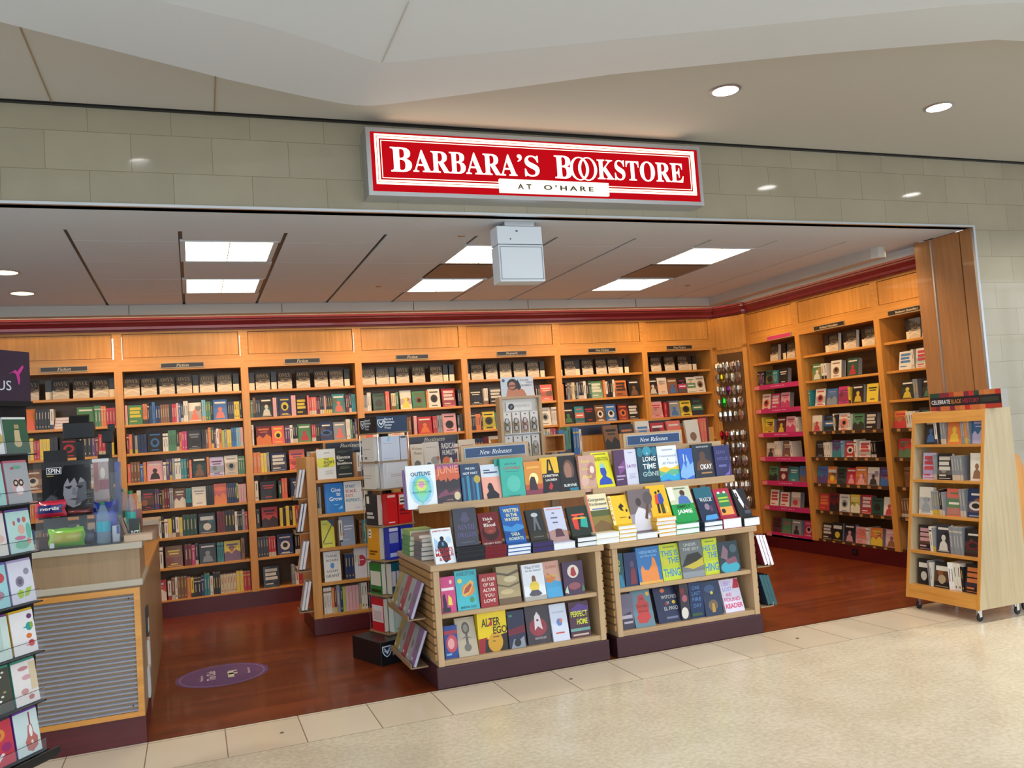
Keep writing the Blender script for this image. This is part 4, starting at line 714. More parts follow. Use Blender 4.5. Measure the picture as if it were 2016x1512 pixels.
# lower shelves of the two displays
LS, G1, G0 = 5.275, 'books on the middle shelf of the displays', 'books on the bottom shelf of the displays'
R1_ = [
 ('A', (690, 840), (805, 825), (675, 555), 'c9487f', [('r', .05, .62, .9, .70, 'f0dfe6'), ('p', ((.1, .05), (.1, .5), (.25, .55), (.35, .3), (.4, .05)), '2a1f33'), ('p', ((.45, .22), (.5, .5), (.7, .4), (.75, .2)), 'e8d25a'), ('r', .05, .02, .6, .15, '2a1f33'), ('e', .7, .85, .1, .06, 'f0c0c8')], 'hot pink book with a small dark figure', .452),
 ('A', (815, 808), (990, 798), (780, 505), '3ab4c2', [('T', 'ANNE LEYONE', .08, .86, .92, .96, '155a66'), ('e', .55, .50, .30, .16, 'd98a3a'), ('p', ((.25, .38), (.35, .56), (.7, .74), (.84, .66), (.66, .44), (.4, .32)), 'e8b04a'), ('p', ((.32, .40), (.42, .54), (.68, .66), (.74, .6), (.56, .44)), 'a8443a'), ('e', .2, .74, .1, .06, 'e8d25a'), ('e', .68, .24, .1, .07, '3a8a4a'), ('T', 'MARTHA COLE', .14, .04, .84, .10, '155a66')], 'turquoise book with a golden taco shape', .452),
 ('A', (1000, 778), (1135, 760), (985, 530), '9a2a2e', [('T', 'ALL FOUR', .12, .78, .92, .88, 'e8d8d0'), ('T', 'OF US', .2, .62, .82, .72, 'e8d8d0'), ('T', 'ALTAR', .16, .46, .9, .56, 'e8d8d0'), ('T', 'YOU', .24, .30, .8, .40, 'e8d8d0'), ('T', 'LOVE', .18, .14, .86, .24, 'e8d8d0')], 'brick red book with rows of white lettering', .452),
 ('A', (1145, 750), (1320, 735), (1110, 470), 'a8946a', [('p', ((0, .86), (.5, .78), (1, .88), (1, .8), (.5, .72), (0, .8)), '5a4a34'), ('p', ((0, .55), (.5, .46), (1, .56), (1, .5), (.5, .42), (0, .5)), '6a5636'), ('r', 0, .0, 1, .16, '6a4f30'), ('e', .6, .64, .3, .08, 'cbbb92'), ('e', .4, .32, .3, .07, 'c4b07f')], 'weathered tan book with dark ragged bands', .452),
 ('A', (1350, 725), (1520, 705), (1312, 455), 'dfe3ea', [('T', 'What If YOU', .14, .87, .88, .95, '5a5f70', 'x'), ('T', 'Are the Answer?', .14, .79, .88, .85, '5a5f70', 'x'), ('e', .5, .60, .09, .08, '7a4a2c'), ('p', ((.40, .4), (.42, .62), (.58, .62), (.62, .4)), '7a4a2c'), ('e', .5, .38, .22, .14, 'e0c23a'), ('p', ((.2, .16), (.35, .28), (.66, .28), (.82, .16), (.6, .1), (.4, .1)), '4a4650'), ('r', 0, 0, 1, .12, 'a8a49c')], 'white book with a seated woman in yellow', .452),
 ('A', (1525, 705), (1650, 690), (1480, 430), 'd2a08c', [('p', ((0, 0), (0, .55), (.4, .5), (1, .4), (1, 0)), '3f9fd0'), ('p', ((0, .45), (.2, .7), (.7, .52), (.4, .4)), 'd07a3a'), ('T', 'SUNNY', .15, .80, .85, .88, 'b56a5a'), ('T', 'LETTERS', .15, .56, .85, .62, 'd8c04a')], 'peach and blue beach scene book', .452),
 ('A', (1665, 675), (1825, 655), (1635, 435), '3e1f46', [('e', .5, .70, .28, .20, 'dcd2c4'), ('p', ((.36, .60), (.42, .8), (.56, .84), (.66, .6), (.5, .54)), 'a8222a'), ('e', .5, .26, .3, .11, '8a4a52'), ('p', ((0, .1), (.15, .3), (.2, .05)), 'b8c8b0'), ('p', ((.85, .06), (.9, .32), (1, .12)), '4a7a4a')], 'dark purple book with a red figure in a pale disc', .452),
 ('A', (715, 1185), (820, 1165), (705, 945), '26478f', [('e', .55, .45, .42, .28, 'c04a5a'), ('e', .5, .45, .25, .17, 'e0a0a0'), ('r', 0, .74, 1, .86, 'a03a4a'), ('r', .1, .1, .5, .16, '7ab0d8')], 'blue book with red and pink swirl', .168),
 ('A', (825, 1165), (980, 1140), (780, 880), 'b3a58e', [('e', .5, .72, .2, .16, '55504a'), ('e', .5, .72, .12, .1, '8a8274'), ('p', ((.44, .2), (.46, .6), (.56, .6), (.58, .2)), '5a544c'), ('e', .5, .22, .18, .10, '6a6458'), ('p', ((.2, .45), (.5, .52), (.8, .44), (.5, .48)), '6a6458')], 'tan book with a grey ink sketch', .168),
 ('A', (985, 1135), (1215, 1135), (960, 830), 'e3c51a', [('p', ((0, 0), (0, .34), (.3, .36), (.34, 0)), '9a2430'), ('p', ((.2, 0), (.24, .3), (1, .42), (1, 0)), '221a16'), ('e', .58, .22, .26, .24, 'cf9a2c'), ('r', .5, .34, .72, .36, '3a2a14'), ('r', .48, .24, .58, .26, '3a2a14'), ('T', 'ALTER', .13, .62, .78, .82, '2a1a18'), ('p', ((.35, .64), (.5, .80), (.5, .64)), 'b8322a'), ('T', 'EGO', .52, .42, 1.0, .60, '2a1a18')], 'yellow book with big black lettering and golden face', .168),
 ('A', (1225, 1110), (1360, 1095), (1195, 825), '1f2340', [('p', ((0, .5), (1, .6), (1, .4), (0, .34)), '6a1f30'), ('p', ((.1, 0), (.3, .25), (.6, .2), (.9, .3), (.95, 0)), '8a8f9a'), ('e', .5, .14, .2, .1, '1a1a22'), ('r', .1, .84, .3, .9, '3a7a6a')], 'dark navy book with a red band', .168),
 ('A', (1375, 1085), (1560, 1065), (1335, 790), '2e2028', [('e', .5, .44, .38, .24, '8a2430'), ('p', ((.34, .36), (.38, .72), (.5, .84), (.62, .72), (.68, .36), (.5, .46)), 'dccfd2'), ('e', .5, .62, .05, .03, '2e2028'), ('T', 'MIDNIGHT', .3, .12, .8, .18, 'b8a8ac', 'x')], 'black book with a white ghostly shape in red', .168),
 ('A', (1575, 1045), (1705, 1030), (1530, 770), 'ccd2e2', [('t', 'Gratitude', .5, .78, .7, '8a96b0', 'x', .08), ('e', .5, .5, .18, .10, '5f80b8'), ('e', .6, .54, .1, .06, 'd07a6a'), ('r', .2, .20, .72, .235, 'c8322c')], 'pale blue white book with a small blue flower', .168),
 ('A', (1715, 1020), (1870, 1000), (1685, 755), '4a2a3c', [('p', ((.1, .8), (.5, .95), (1, .85), (1, .7), (.2, .7)), '5a3f86'), ('T', 'PERFECT', .08, .58, .92, .74, 'dbe03a'), ('T', 'HOME', .36, .36, .90, .52, 'dbe03a'), ('r', 0, .18, 1, .26, '6aa098'), ('r', .1, .05, .9, .10, 'd0b0a0')], 'dark plum book with yellow lettering', .168),
 ('B', (445, 625), (528, 612), (440, 370), '1d4a54', [('T', 'WILD', .1, .66, .7, .80, 'b8c84a'), ('T', 'ART', .1, .46, .7, .60, 'b8c84a'), ('p', ((.1, 0), (.3, .4), (.8, .36), (1, 0)), '2f7a9a')], 'dark teal book with lime lettering at left end', .452),
 ('B', (535, 600), (635, 590), (510, 362), '1d2f5a', [('p', ((.4, .05), (.5, .5), (.8, .55), (.9, .05)), '7a2f3a'), ('e', .6, .65, .16, .1, '5a4a6a')], 'navy book with a dim red figure', .452),
 ('B', (645, 600), (830, 580), (605, 320), '2a6fae', [('T', 'NEIGHBORS', .14, .82, .9, .90, '7fb0d8'), ('T', 'and Other Stories', .16, .73, .86, .79, '7fb0d8'), ('p', ((.12, .06), (.12, .4), (.2, .52), (.3, .38), (.45, .36), (.6, .5), (.66, .72), (.76, .66), (.84, .4), (.88, .06)), 'e0863a'), ('r', 0, 0, 1, .07, 'e0a84a')], 'blue book with an orange cathedral', .452),
 ('B', (835, 570), (985, 555), (790, 295), 'c3d02e', [('T', 'THIS IS', .06, .66, .94, .82, '2a86b8'), ('T', 'THE', .36, .46, .94, .62, '2a86b8'), ('T', 'THING', .06, .10, .94, .32, '2a86b8'), ('e', .25, .5, .14, .09, 'd8c83a'), ('r', .2, .9, .8, .93, '7a8a20')], 'lime green book with big blue lettering, left copy', .452),
 ('B', (990, 550), (1165, 535), (950, 265), '6f7474', [('T', 'UNDER', .2, .84, .76, .92, 'b8bcb8'), ('T', 'THE SKY', .12, .72, .88, .80, 'b8bcb8'), ('p', ((0, .3), (.3, .62), (.8, .66), (1, .5), (1, .34), (.4, .36)), '2f2c24'), ('p', ((.1, .3), (.7, .42), (1, .52), (1, .3), (.5, .22)), 'bfae3a'), ('r', 0, 0, 1, .16, '8a9098')], 'grey landscape book with a yellow streak', .452),
 ('B', (1168, 530), (1285, 510), (1130, 250), 'c3d02e', [('T', 'HIS IS', .02, .66, .90, .82, '2a86b8'), ('T', 'THE', .3, .46, .94, .62, '2a86b8'), ('T', 'HING', .04, .10, .94, .32, '2a86b8'), ('r', .2, .9, .8, .93, '7a8a20')], 'lime green book with big blue lettering, right copy', .452),
 ('B', (1290, 515), (1450, 495), (1250, 275), '24343e', [('p', ((.1, .5), (.3, .9), (.5, .7), (.4, .4)), '8a6a74'), ('e', .5, .16, .46, .2, '3aa0b8'), ('p', ((.3, .4), (.8, .5), (.9, .3), (.4, .26)), '7a4a5a'), ('e', .75, .75, .18, .14, '4a5f6a')], 'dark slate book with a turquoise arc', .452),
 ('B', (490, 955), (605, 940), (480, 695), '6a6478', [('p', ((0, 0), (.2, .4), (.8, .5), (1, .1), (1, 0)), '3f3a4a'), ('r', .2, .3, .9, .4, 'b0a8b8'), ('r', .3, .16, .9, .22, 'b0a8b8')], 'mauve grey book at the left end', .168),
 ('B', (615, 935), (770, 915), (560, 665), '5c7c8a', [('p', ((.2, .12), (.14, .3), (.24, .34), (.18, .62), (.3, .68), (.36, .86), (.62, .88), (.7, .7), (.84, .64), (.8, .36), (.86, .24), (.6, .1)), 'b8322a'), ('t', 'THE', .5, .76, .22, '5a1a18'), ('t', 'FUTURE', .5, .56, .5, '5a1a18'), ('t', 'WAS OURS', .5, .42, .5, '5a1a18', 'b', .1), ('e', .86, .88, .09, .06, 'd8a83a')], 'slate blue book with a jagged red patch', .168),
 ('B', (800, 905), (980, 880), (740, 640), '1f2446', [('T', 'WITCHES', .3, .66, .96, .76, 'd8d8d0', 's'), ('T', 'OF', .45, .50, .6, .58, 'd8d8d0', 's'), ('T', 'EL PASO', .34, .34, .94, .44, 'd8d8d0', 's'), ('e', .4, .9, .1, .06, 'd0703a'), ('e', .8, .55, .08, .05, 'd8b83a'), ('e', .45, .52, .06, .05, '8a2f3a'), ('r', .36, .1, .86, .16, '6a6f8a')], 'midnight blue book with scattered white letters', .168),
 ('B', (982, 882), (1050, 868), (952, 610), '33303a', [('e', .4, .2, .4, .16, 'd8d4c8'), ('e', .5, .6, .3, .1, 'a85a6a'), ('e', .3, .8, .26, .1, '7a2f3a')], 'dark book with pale flowers', .168),
 ('B', (1055, 868), (1165, 840), (1030, 600), '173058', [('T', 'ONE', .24, .80, .76, .90, '5f8ac0', 's'), ('T', 'LAST', .2, .64, .8, .74, '5f8ac0', 's'), ('T', 'FIRE', .2, .48, .8, .58, '5f8ac0', 's'), ('T', 'DAY', .24, .30, .8, .40, '5f8ac0', 's'), ('r', .1, .06, .8, .14, '3a5a3a')], 'navy book with narrow blue lettering', .168),
 ('B', (1170, 835), (1305, 820), (1130, 590), '22304e', [('e', .4, .78, .3, .12, '3a5078'), ('e', .5, .3, .28, .16, '6a5a4a'), ('p', ((.4, .1), (.45, .36), (.58, .36), (.6, .1)), 'b8903a'), ('e', .5, .66, .08, .05, 'd8c84a')], 'dark blue book with a golden lamp', .168),
 ('B', (1330, 820), (1480, 815), (1265, 575), 'dcd4e8', [('T', 'LIBBY', .1, .80, .6, .94, 'b098d8'), ('T', 'LOST', .1, .64, .6, .76, '8f9ae0'), ('p', ((.62, .7), (.8, 1), (1, .96), (.98, .7)), 'b8283a'), ('T', 'AND', .2, .48, .5, .58, 'e05a8a'), ('T', 'FOUND', .06, .32, .9, .44, 'e06a8a'), ('T', 'READER', .06, .12, .96, .26, 'd02a5a')], 'white book with pink and lilac handwriting', .168),
]
for i, (k, bl, br, tl, cov, el, lk, z) in enumerate(R1_):
    side = 'left' if k == 'A' else 'right'; r_ = 'middle' if z > .3 else 'bottom'
    pxbook(k, bl, br, tl, LS+(.012 if i % 2 else 0), z+.0006, cov, el, lk, '%s shelf of the %s display' % (r_, side), G1 if z > .3 else G0, t=.026)
# extra copies standing behind the first row
for i, (k, bl, br, tl, cov, el, lk, z) in enumerate(R1_):
    if i in (2, 3, 9, 16, 18, 27):
        pxbook(k, (bl[0]-18, bl[1]), (br[0]-18, br[1]), (tl[0]-18, tl[1]+2), LS+.058, z+.0006, cov, [], 'second copy behind the %s' % lk.split(' with')[0], '%s display, %s shelf' % ('left' if k == 'A' else 'right', 'middle' if z > .3 else 'bottom'), G1 if z > .3 else G0, t=.024)
# two piles of pale paperbacks at the left end of the left ledge
def flat_pile(x, y, z, n, w, d, th, cov, edge, look, where, ang=0, top=None, g='piles of paperbacks at the end of the ledge'):
    for q in range(n):
        M = Matrix.Translation((x+((q*31) % 5-2)*.003, y+((q*17) % 5-2)*.003, z+(q+1)*th)) @ Matrix.Rotation(ang, 4, 'Z') @ Matrix.Rotation(-PI/2, 4, 'X')
        spec(M, w, d, th-.0008, 'face', (top if (top and q == n-1) else cov), [], look, '%s from the bottom %s' % (ORD[q], where), g, edge=edge, force=True)
flat_pile(1.352, 5.78, .7608, 5, .17, .22, .034, '5a9a58', 'ece8cf', 'thick cream-paged green paperback', 'of the farther end pile', top='8fc06a')
flat_pile(1.362, 5.50, .7608, 5, .16, .20, .029, '6f727e', 'e4ddd0', 'pale paperback with grey edges', 'of the nearer end pile', top='b5a49c')
flat_pile(1.355, 5.495, .7608+.1452, 1, .175, .21, .022, 'b8343a', 'e6d8cc', 'paperback with a red cover band', 'on top of the nearer end pile', top='b8a298')
# things hung on the slatted ends
def hung(x, y0, z0, n, w, h, sgn, covs, look, group, rot=0, lean=.22):
    """magazines or books face-out in a slanted end pocket; sgn -1 faces -x, +1 faces +x"""
    for q in range(n):
        rz = -PI/2 if sgn < 0 else PI/2
        yy = y0-q*w*1.04 if sgn < 0 else y0+q*w*1.04
        M = Matrix.Translation((x, yy, z0)) @ Matrix.Rotation(rz, 4, 'Z') @ Matrix.Rotation(-lean, 4, 'X')
        c = covs[q % len(covs)]
        spec(M, w, h, .018, 'face', c, [('r', .1, .8, .9, .92, 'd8d4cc'), ('e', .5, .42, .3, .2, '6a6a60')], look % NAMES.get(c, 'pale'), '%s from the far end' % ORD[q], group, force=True)
def pocket(x, y0, y1, z, sgn, label):
    t = empty('display_pocket', (x, (y0+y1)/2, z)); tag(t, label, 'rack pocket'); d = abs(y1-y0)/2
    MB().box(min(0, sgn*.11), -d, -.02, max(0, sgn*.11), d, -.012).build('tray', 'laminate', t)
    MB().box(sgn*.11-.003, -d, -.02, sgn*.11+.003, d, .012).build('lip', 'laminate', t)
    return t
for z, nm in ((.43, 'upper'), (.13, 'lower')):
    pocket(1.335, 5.40, 6.00, z, -1, 'sloping %s magazine pocket on the left end of the left display' % nm)
    for q in range(5):
        y_ = 5.99-q*.118; c = ['9a8a4a', '8b9494', 'a04450', '9aa0a4', '8a6a94'][q]
        M = Matrix.Translation((1.238, y_, z-.008)) @ Matrix.Rotation(-PI/2, 4, 'Z') @ Matrix.Rotation(-.38, 4, 'X')
        spec(M, .115, .235, .02, 'face', c, [('r', .12, .12, .4, .2, 'c8c4bc'), ('e', .6, .5, .22, .12, '6f706a')], '%s magazine in the %s end pocket' % (['olive', 'grey green', 'dull red', 'silver grey', 'mauve'][q], nm), 'left end of the left display', 'magazines on the end of the left display', edge='b9bcc8', force=True)
for z, c, e_, nm in ((.475, '7a2030', 'eceaf4', 'white-paged books with a dark red cover'), (.19, '16304a', '2a5a60', 'navy and green book')):
    for q in range(3):
        M = Matrix.Translation((3.855+.028*q, 5.262, z-.004*q)) @ Matrix.Rotation(PI/2, 4, 'Z') @ Matrix.Rotation(-.26, 4, 'X')
        spec(M, .15, .225, .026, 'face', c, [], '%s hung on the right end' % nm.replace('books', 'book'), '%s from the end panel, right display' % ORD[q], 'books hung on the right end of the right display', edge=e_, spine=e_ if c != '7a2030' else 'eceaf4', force=True)
    pocket(3.765, 5.26, 5.43, z, 1, 'small end pocket on the right display holding %s' % ('white-paged books' if c == '7a2030' else 'navy books'))

# ------------------------------------------------------------ business shelves and the row behind the displays
def gondola(x0, x1, y0, label, tab=None, text='Business', d=.70, top=True):
    t = empty('shelf_unit', (x0, y0, 0)); tag(t, label, 'shelf unit', 'free-standing maple shelf units'); w = x1-x0
    MB().box(-.006, 0, 0, w+.006, d, .135).build('plinth', 'plinth', t, bevel=.006)
    for a in (0, w-.075): MB().box(a, .004, .135, a+.075, d, 1.465).build('side_panel', 'maple', t, bevel=.003)
    for z in (.162, .423, .705, .985, 1.27): MB().box(.0755, .01, z-.027, w-.0755, d-.02, z).build('shelf', 'maple_x', t, bevel=.003)
    bx('back_panel', 'maple', (.0755, .26, .162, w-.0755, .28, 1.50), t)
    if tab:
        a, b = tab; MB().box(a, .2805, 1.46, b, .30, 1.58).build('sign_board', 'maple_x', t)
        s_ = MB().box(a+.015, .250, 1.475, b-.015, .2585, 1.570, col='23283a'); fit_text(s_, text, (a+b)/2, 1.540, .20, .2492, 'cfc8b4', 'i', .036, bold=.01); s_.build('section_sign', 'print', t)
    return t
g1 = gondola(.873, 1.66, 7.285, 'tall maple shelf unit with Business sign left of the rotating tower', (.19, .66))
g2 = gondola(1.68, 2.47, 7.285, 'maple shelf unit with Business sign behind the left display', (.13, .61))
gondola(2.58, 3.95, 7.45, 'maple shelf unit with small blue sign behind the right display', (.85, 1.35), ''); gondola(4.02, 4.95, 7.45, 'maple shelf unit nearest the corner behind the right display', (.15, .6), '')
def rowb(txt, x0, x1, z, y, bay, row, seed, hb=.235, grp='books on the free-standing shelf units', ft=.03): shelf_run(txt, x0, x1, z, 0, (0, y), 0, bay, row, grp, hbase=hb, seed=seed, face_t=ft)
GB = 'Business shelf unit'
GP = [ # px-placed face-outs on the left business unit
 ('F', (910, 1208), (1058, 1195), (898, 990), 'ece9e2', [('p', ((0, .48), (.05, .70), (.9, .72), (1, .5), (.9, .40), (.1, .38)), 'e8e23a'), ('T', 'THE', .36, .62, .66, .70, '2a2a20'), ('T', 'SHORT', .36, .51, .94, .60, '2a2a20'), ('T', 'LIST', .36, .41, .68, .49, '2a2a20'), ('r', .4, .86, .7, .88, '7a6a60'), ('l', .4, .16, .85, 4, 'c0b8a8')], 'white book with a yellow highlighted title', 1.27, 0),
 ('F', (1063, 1192), (1195, 1180), (1055, 975), '1b1c1c', [('t', 'Elevate', .45, .68, .8, 'e8e4d8'), ('t', 'Your', .3, .58, .36, 'e8e4d8'), ('t', 'Excellence', .5, .48, .88, 'e8e4d8', 'b', .1), ('l', .2, .30, .8, 3, '6a7a4a'), ('r', .1, .10, .9, .14, '9a9a8a'), ('e', .4, .86, .3, .04, '3a4a3a')], 'black book with white lettering', 1.27, 0),
 ('F', (972, 1475), (1124, 1462), (955, 1262), '1f7fd0', [('r', 0, 0, .08, 1, '1565b8'), ('T', 'Give', .36, .70, .86, .84, 'f0f4f6'), ('T', 'to', .62, .56, .84, .68, 'f0f4f6'), ('T', 'Grow', .24, .40, .92, .54, 'f0f4f6'), ('r', .45, .26, .7, .275, 'a8d0f0'), ('p', ((.66, .12), (.9, .12), (.9, .24)), '8fc8f0')], 'bright blue book with white lettering', .985, 0),
 ('F', (1128, 1458), (1268, 1445), (1115, 1245), 'e6e4e0', [('T', 'START.', .08, .78, .66, .88, '33538a'), ('T', 'SCALE.', .08, .63, .70, .73, 'b8343a'), ('T', 'EXIT.', .08, .48, .54, .58, 'd06a5a'), ('T', 'REPEAT.', .08, .32, .90, .42, '5a98b0'), ('r', .6, .1, .85, .12, '9aa0a8')], 'white book with stacked red and blue words', .985, 0),
 ('G', (1350, 705), (1452, 692), (1335, 505), 'cfc82c', [('p', ((.06, .2), (.1, .16), (.84, .78), (.8, .82)), '3a3a20'), ('r', .1, .12, .8, .16, '8a8420'), ('r', .1, .84, .5, .87, '8a8420'), ('p', ((.5, 1), (1, 1), (1, .7)), '223a6a')], 'mustard yellow book with a diagonal line', .705, 0),
 ('G', (1496, 685), (1612, 672), (1480, 475), '8d98ac', [('e', .22, .4, .07, .06, 'b86a4a'), ('r', .3, .64, .9, .68, 'd8dce0'), ('r', .3, .54, .8, .57, 'd8dce0'), ('r', .2, .18, .6, .2, 'c0c4cc')], 'grey blue book with thin white lettering', .705, 0),
 ('G', (1370, 978), (1502, 960), (1355, 755), 'e3ddd2', [('T', 'THINK', .12, .80, .84, .88, '3a3a3a', 's'), ('T', 'AGAIN', .12, .66, .84, .74, '3a3a3a', 's'), ('e', .5, .52, .12, .1, '4a90c8'), ('T', 'ADAM', .12, .30, .80, .38, '3a3a3a', 's'), ('T', 'GRANT', .08, .14, .90, .23, '3a3a3a', 's')], 'cream book with widely spaced thin capitals', .423, 0),
 ('G', (1612, 935), (1742, 920), (1610, 715), 'd8d2d4', [('e', .42, .55, .28, .18, 'b83048'), ('r', .3, .56, .56, .59, 'e8c8cc')], 'pale book with a round crimson seal', .423, 0)]
for i, (k, bl, br, tl, cov, el, lk, z, _) in enumerate(GP):
    pxbook(k, bl, br, tl, 7.315, z+.0006, cov, el, lk, 'left Business unit', 'face-out books on the left business shelves', t=.028)
for k, bl, br, tl, cov, el, lk in (('K', (810, 780), (975, 755), (800, 505), 'ddd3c0', [('T', 'Wishing', .1, .76, .9, .88, '8a6a50', 'x'), ('T', 'Money', .25, .58, .9, .72, '8a6a50', 'x'), ('e', .5, .26, .26, .14, '6a6458')], 'cream book with brown lettering and a grey disc'),
    ('K', (985, 755), (1200, 745), (950, 480), 'd8d2cc', [('e', .68, .34, .26, .14, '9a9c98'), ('e', .86, .42, .1, .07, 'b86a5c'), ('e', .28, .2, .16, .09, '3f6a8a'), ('e', .6, .12, .2, .1, 'c8b04a'), ('r', .2, .8, .8, .83, 'b8b0a8')], 'off-white book with small cartoon animals at its foot'),
    ('K', (1205, 735), (1420, 730), (1190, 460), '2a2444', [('T', 'RADICAL', .08, .72, .94, .92, 'e0dcd8'), ('T', 'HUMILITY', .1, .50, .94, .68, 'e0dcd8'), ('e', .34, .24, .28, .2, 'e0702a'), ('e', .60, .24, .09, .17, 'e8e0d0'), ('e', .92, .22, .12, .12, 'b83a2a')], 'dark purple book with pale capitals and orange disc')):
    pxbook(k, bl, br, tl, 7.315, 1.2706, cov, el, lk, 'right Business unit', 'face-out books on the right business shelves', t=.028)
rowb('w1 B1 B1 k1', 1.30, 1.42, 1.27, 7.305, 'left Business unit', 0, 301); rowb('k1 s1', .953, .985, .985, 7.305, 'left Business unit', 1, 302); rowb('w2 k2', 1.33, 1.42, .985, 7.305, 'left Business unit', 1, 303)
rowb('w1', 1.118, 1.148, .705, 7.305, 'left Business unit', 2, 304, .26); rowb('n1 t2 y1 Fcr0', 1.29, 1.56, .705, 7.305, 'left Business unit', 2, 305)
rowb('B3 w2', 1.15, 1.275, .423, 7.305, 'left Business unit', 3, 306); rowb('w3 o1 R1 s1 B1 l1 p4 s1 w2 _1 v2', .96, 1.40, .162, 7.305, 'left Business unit', 4, 307)
rowb('w1 Fwr0', 2.17, 2.42, 1.27, 7.305, 'right Business unit', 0, 308, .26)
rowb('w2 Fwk0 R2 Fbw0 k2', 1.76, 2.42, .985, 7.305, 'right Business unit', 1, 309)
rowb('B2 k1 n1 _1 V2 p1 _1 k1 w1 a1 L1 r2 k1 b2 t1 g1 _1 b2 w1', 2.75, 3.72, 1.30, 7.42, 'blue-signed shelf unit', 0, 310, .28)
rowb('Fnk2 FKo0 Fwb0 Frw3 Fcw1 _1 Fwn6 c2 R1', 3.70, 4.90, 1.30, 7.42, 'corner shelf unit', 0, 311, .29)
# magazines hung on the left end of the left business unit
for k_, z in enumerate((1.14, .86, .55, .22)):
    for q in range(2):
        c = [('9b9690', 'e8e4e0'), ('5f6470', 'd9a83a'), ('c8c4c8', 'e4e0dc'), ('d0ccca', 'e8e2dc')][k_]
        M = Matrix.Translation((.80-.026*q, 7.42, z)) @ Matrix.Rotation(-PI/2, 4, 'Z') @ Matrix.Rotation(-.20, 4, 'X')
        spec(M, .12, .235, .022, 'face', c[0], [('r', .1, .1, .9, .3, c[1])], '%s book in a slanted end pocket of the Business unit' % ('grey', 'dark grey', 'pale', 'white')[k_], '%s of two, %s pocket down' % (('inner', 'outer')[q], ORD[k_]), 'books hung on the end of the business shelves', edge='ece8ea', force=True)
    pocket(.87, 7.29, 7.44, z, -1, 'slanted end pocket on the left side of the Business unit, %s down' % ORD[k_])

# open wooden crate on the row behind
t = empty('wooden_crate', (2.985, 7.2, 1.345)); tag(t, 'small open-fronted wooden crate between the displays and eyeglass stand', 'crate')
for a in ((0, 0, 0, .2, .2, .014), (0, 0, .146, .2, .2, .16)): bx('board', 'maple_x', a, t)
for a in ((0, 0, .014, .014, .2, .146), (.186, 0, .014, .2, .2, .146)): bx('side', 'maple', a, t)
bx('back', 'maple_x', (.014, .186, .014, .186, .2, .146), t)

# eyeglass stand
t = empty('eyeglass_stand', (2.47, 6.9, 0)); tag(t, 'wooden framed eyeglass stand with white header behind the left display', 'display stand')
bx('base', 'maple_x', (-.03, -.10, 0, .42, .34, .06), t); bx('pedestal', 'maple', (.02, .02, .06, .37, .22, 1.0), t)
fm = MB().box(0, 0, 1.0, .025, .10, 1.86).box(.365, 0, 1.0, .39, .10, 1.86).box(.025, 0, 1.84, .365, .10, 1.86); fm.build('frame', 'pale_z', t)
bx('panel', 'print', (.025, .05, 1.0, .365, .06, 1.84), t, col='dfdbd4')
s_ = MB().box(.07, .036, 1.735, .31, .05, 1.81, col='efece6'); 
s_.poly([(.118+.028*math.cos(a*PI/10), .0355, 1.772+.028*math.sin(a*PI/10)) for a in range(20)], '1c1d33'); fit_text(s_, 'p', .118, 1.770, .02, .0350, 'e8e8f0', 'i', .034); fit_text(s_, 'PEEPERS', .222, 1.776, .13, .0355, 'b9b2a4', 's', .02); s_.build('brand_plate', 'print', t)
for k_ in range(3):
    z = 1.555-.205*k_
    MB().box(.03, .0, z-.02, .36, .05, z-.012).build('ledge', 'bulkhead', t)
pst = empty('poster', (2.505, 6.93, 1.862)); tag(pst, 'advertising card of a woman in glasses standing on the eyeglass stand', 'poster')
s_ = MB().box(0, 0, 0, .30, .006, .165, col='c3cedb')
draw(s_, [('r', .62, 0, 1, .95, 'd9d9de'), ('p', ((.14, 0), (.20, .42), (.30, .62), (.52, .66), (.60, .40), (.70, .30), (.78, .0)), 'c07a58'), ('e', .36, .62, .17, .30, '241d24'), ('p', ((.42, .5), (.52, .88), (.62, .46), (.55, .30)), '241d24'), ('e', .34, .56, .11, .20, 'b9785a'), ('p', ((.22, .58), (.46, .60), (.46, .52), (.22, .50)), '6a3a34'), ('T', 'FRAME', .60, .78, .86, .88, '66708a', 'x'), ('T', 'YOUR', .76, .64, .98, .74, '66708a', 'x'), ('T', 'WORLD', .62, .50, .94, .60, '66708a', 'x'), ('e', .08, .84, .045, .08, '4a5a74')], .30, .165); s_.build('card', 'print', pst)
def glasses_card(x, z, col, lab):
    t = empty('reading_glasses', (x, 6.915, z)); tag(t, lab, 'glasses', 'packs of reading glasses on the stand')
    MB().box(0, 0, 0, .070, .004, .180, col='e4e2de').box(.028, -.002, .158, .040, 0, .168, col='33353a').build('card', 'print', t)
    g = MB()
    for cz in (.045, .105):
        g.tube([(.030+.019*math.cos(a*PI/6), -.006, cz+.024*math.sin(a*PI/6)) for a in range(13)], .0028, 5, col)
    g.tube([(.030, -.006, .069), (.027, -.008, .075), (.030, -.006, .081)], .0024, 5, col); g.tube([(.018, -.006, .130), (.010, -.012, .10), (.012, -.016, .04)], .0024, 5, col)
    g.build('frame', 'gloss', t)
    l = MB()
    for cz in (.045, .105): l.poly([(.030+.018*math.cos(a*PI/8), -.0058, cz+.023*math.sin(a*PI/8)) for a in range(16)], 'W')
    l.build('lenses', 'clear_bag', t)
    MB().box(.001, -.0015, .0, .061, -.0005, .10, col='a89a80').build('pouch', 'matte', t)
